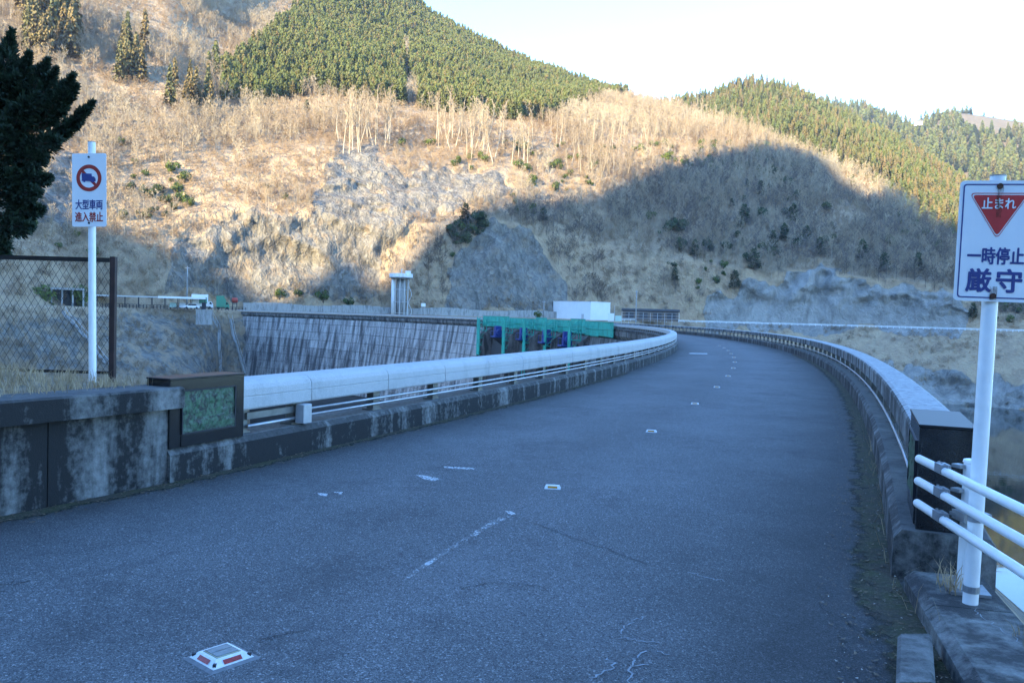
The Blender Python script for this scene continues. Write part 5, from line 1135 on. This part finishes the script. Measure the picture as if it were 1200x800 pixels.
def truck(px, D, L, H, mk, mk2, label):
    e = empty('box_truck', tuple(spot(px, D)), yaw(px), label, 'truck')
    MB().box((-0.7, 0, 0.75 + (H - 0.75) / 2), (L - 1.6, 2.2, H - 0.75), 0, 1, 0.05).build('cargo_box', M[mk], e)
    MB().prism([(L / 2 - 1.45, 0.5), (L / 2 - 1.45, 2.3), (L / 2 - 0.6, 2.3), (L / 2 - 0.1, 1.5), (L / 2, 0.5)], -1.0, 1.0).build('cab', M[mk2], e)
    MB().prism([(L / 2 - 1.1, 1.5), (L / 2 - 1.1, 2.1), (L / 2 - 0.65, 2.1), (L / 2 - 0.35, 1.5)], -1.02, 1.02).build('window', M['glass_dark'], e)
    MB().box((-0.3, 0, 0.6), (L - 0.8, 1.0, 0.25)).build('chassis', M['dark_steel'], e)
    MB().box((0.2, -1.13, 0.75 + (H - 0.75) * 0.5), (L * 0.35, 0.03, (H - 0.75) * 0.5)).build('side_panel', M['car_green'], e)
    for x in (-L * 0.32, L * 0.33):
        for s__ in (-1, 1): MB().tube([(x, s__ * 0.8, 0.42), (x, s__ * 1.08, 0.42)], 0.42, 12).build('wheel', M['rubber'], e)
truck(237, 262, 6.2, 4.3, 'wall_white', 'car_white', 'white box truck with green side panel at the far end of the crest')
truck(261, 264, 3.9, 4.1, 'car_green', 'car_green', 'small green truck right of the white box truck')
rc = empty('red_tank', tuple(spot(275, 266)), yaw(275), 'small red tank on a stand beside the green truck', 'tank'); MB().tube([(-0.9, 0, 2.9), (-0.7, 0, 2.9), (0.7, 0, 2.9), (0.9, 0, 2.9)], [0.5, 0.8, 0.8, 0.5], 12).build('tank', M['car_red'], rc)
for x in (-0.6, 0.6): MB().box((x, 0, 1.2), (0.2, 1.0, 2.4)).build('leg', M['dark_steel'], rc)
pe = empty('gate_post', tuple(spot(239, 251, 0.7)), 0, 'dark barrier cabinet beside the white car', 'cabinet'); MB().box((0, 0, 1.0), (0.9, 0.9, 2.0)).build('case', M['dark_steel'], pe); MB().box((0, 0, 2.1), (1.1, 1.1, 0.15)).build('top', M['roof_dark'], pe)
# plinth, portal, poles, sign board, house on the far ridge
pl = empty('concrete_plinth', tuple(spot(239.5, 249.5, -3)), yaw(239), 'block of stained concrete under the far road edge', 'plinth'); MB().box((0, 0, 1.6), (4.4, 4.5, 4.0)).build('block', M['conc_mid'], pl); MB().box((0, 0, 3.7), (4.7, 4.8, 0.22)).build('slab', M['conc_mid'], pl)
po = empty('portal_shelter', tuple(spot(79, 249, 0.7)), yaw(79), 'grey concrete portal with three dark bays behind the fence', 'shelter'); wpx = 31 / FPX * 249
MB().box((0, 0, 4.6), (wpx, 3.5, 0.6)).build('roof', M['conc_mid'], po); MB().box((0, 1.4, 2.2), (wpx - 0.5, 0.3, 4.2)).build('back_wall', M['joint'], po)
for k in range(4): MB().box((-wpx / 2 + 0.25 + (wpx - 0.5) * k / 3, -1.0, 2.1), (0.45, 0.8, 4.4)).build('pillar', M['conc_mid'], po)
for (px_, D, s__, lb) in ((50, 247, 2.0, 'bright green shrub left of the concrete portal'), (98, 250, 2.1, 'green shrub right of the concrete portal'), (630, 298, 1.0, 'dark green bush left of the white hall')):
    plant('shrub', BUSH[px_ % 2], spot(px_, D, 0.7), s__, lb, 'shrub', None)
for (px_, D, yt, nm, lb) in ((219, 267, 312, 'utility_pole', 'tall grey utility pole behind the carport'), (637, 296, 352, 'lamp_pole', 'thin pole left of the white hall'), (745, 308, 340, 'lamp_pole', 'thin pole right of the white hall')):
    p_ = spot(px_, D, 0.6); h_ = at_d(px_, yt, D)[2] - 0.6; e = empty(nm, tuple(p_), 0, lb, 'pole'); MB().tube([(0, 0, -0.4), (0, 0, h_)], [0.26, 0.17], 8).build('shaft', M['conc_mid'], e, True)
    MB().box((0, 0, h_ - 0.5), (1.2, 0.15, 0.15)).build('cross_arm', M['rail_grey'], e)
sb = empty('notice_board', tuple(spot(496, 288)), yaw(496), 'small white notice board beside the far road', 'sign'); MB().box((0, 0, 3.4), (1.5, 0.08, 1.2)).build('board', M['wall_white'], sb)
for x in (-0.5, 0.5): MB().tube([(x, 0.08, -0.3), (x, 0.08, 3.9)], 0.06, 6).build('leg', M['rail_grey'], sb)
hp = at_d(1078, 146, 1440); hs = empty('hillside_house', tuple(hp - np.array([0, 0, 4])), yaw(1078), 'tiny white house high on the farthest mountain', 'house'); MB().box((0, 0, 5.0), (16, 9, 6)).build('wall', M['wall_white'], hs); MB().prism([(-9.5, 8), (0, 10.5), (9.5, 8)], -5.5, 5.5).build('roof', M['roof_dark'], hs)
for k in range(3): MB().box((-5 + 5 * k, -4.6, 5.5), (2, 0.2, 2)).build('window', M['glass_dark'], hs)
# stairs with handrails down the rocky slope
allg = np.stack([XN, YN, ZN], -1).reshape(-1, 3); apx, apy = proj(allg)
low = np.broadcast_to(SH < 2.2, ZN.shape).ravel()
def surf(x, y): d = np.hypot(apx - x, apy - y) + 1e4 * ~low; i = d.argmin(); return allg[i]
def stair(pts, label):
    ks = []
    for i in range(len(pts) - 1):
        for k in range(8): f = k / 8; ks.append(surf(pts[i][0] * (1 - f) + pts[i + 1][0] * f, pts[i][1] * (1 - f) + pts[i + 1][1] * f) + np.array([0, -0.5, 0.3]))
    ks.append(surf(*pts[-1]) + np.array([0, -0.5, 0.3])); sm = [(ks[max(i - 1, 0)] + ks[i] + ks[min(i + 1, len(ks) - 1)]) / 3 for i in range(len(ks))]
    e = empty('hillside_stair', tuple(sm[0]), 0, label, 'stair')
    for o_ in (-0.6, 0.6): under(MB().tube([p + np.array([o_, 0, 1.0]) for p in sm], 0.06, 5).build('handrail', M['rail_grey']), e)
    under(MB().tube([p + np.array([0, 0, -0.1]) for p in sm], 0.42, 4).build('flight', M['conc_mid']), e)
    for p in sm[::2]:
        for o_ in (-0.6, 0.6): under(MB().tube([p + np.array([o_, 0, -0.6]), p + np.array([o_, 0, 1.0])], 0.03, 4).build('baluster', M['rail_grey']), e)
stair([(246, 368), (256, 385), (257, 410), (258, 440)], 'pale stair dropping straight down the rocks left of the dam')
stair([(270, 374), (276, 400), (284, 425), (288, 440)], 'slanting stair with pale handrails along the edge of the dam face')
stair([(73, 364), (100, 395), (127, 428)], 'slanting stair with pale handrail seen through the fence')

# ------------------------------------------------------------------ air
q = MB(); q.box((150, 500, 170), (3400, 4400, 500 + 0)); hz_ = None
V_ = np.array(q.v); zlo, zhi = -62.0, max(float(Zg.max()), float(ZN.max()), float(R2g[2].max()), float(R3g[2].max())) + 30
q.v = [(x, y, zlo if z < 170 else zhi) for x, y, z in q.v]
hm = bpy.data.materials.new('thin_air'); hm.use_nodes = True; ht = hm.node_tree; ht.nodes.remove(ht.nodes['Principled BSDF'])
pv = ht.nodes.new('ShaderNodeVolumePrincipled'); pv.inputs['Color'].default_value = (0.80, 0.88, 1.0, 1); pv.inputs['Density'].default_value = 0.00011; pv.inputs['Anisotropy'].default_value = 0.2
ht.links.new(pv.outputs[0], ht.nodes['Material Output'].inputs['Volume'])
tag(q.build('haze', hm), 'thin blue haze in the valley air', 'haze', None, 'stuff')
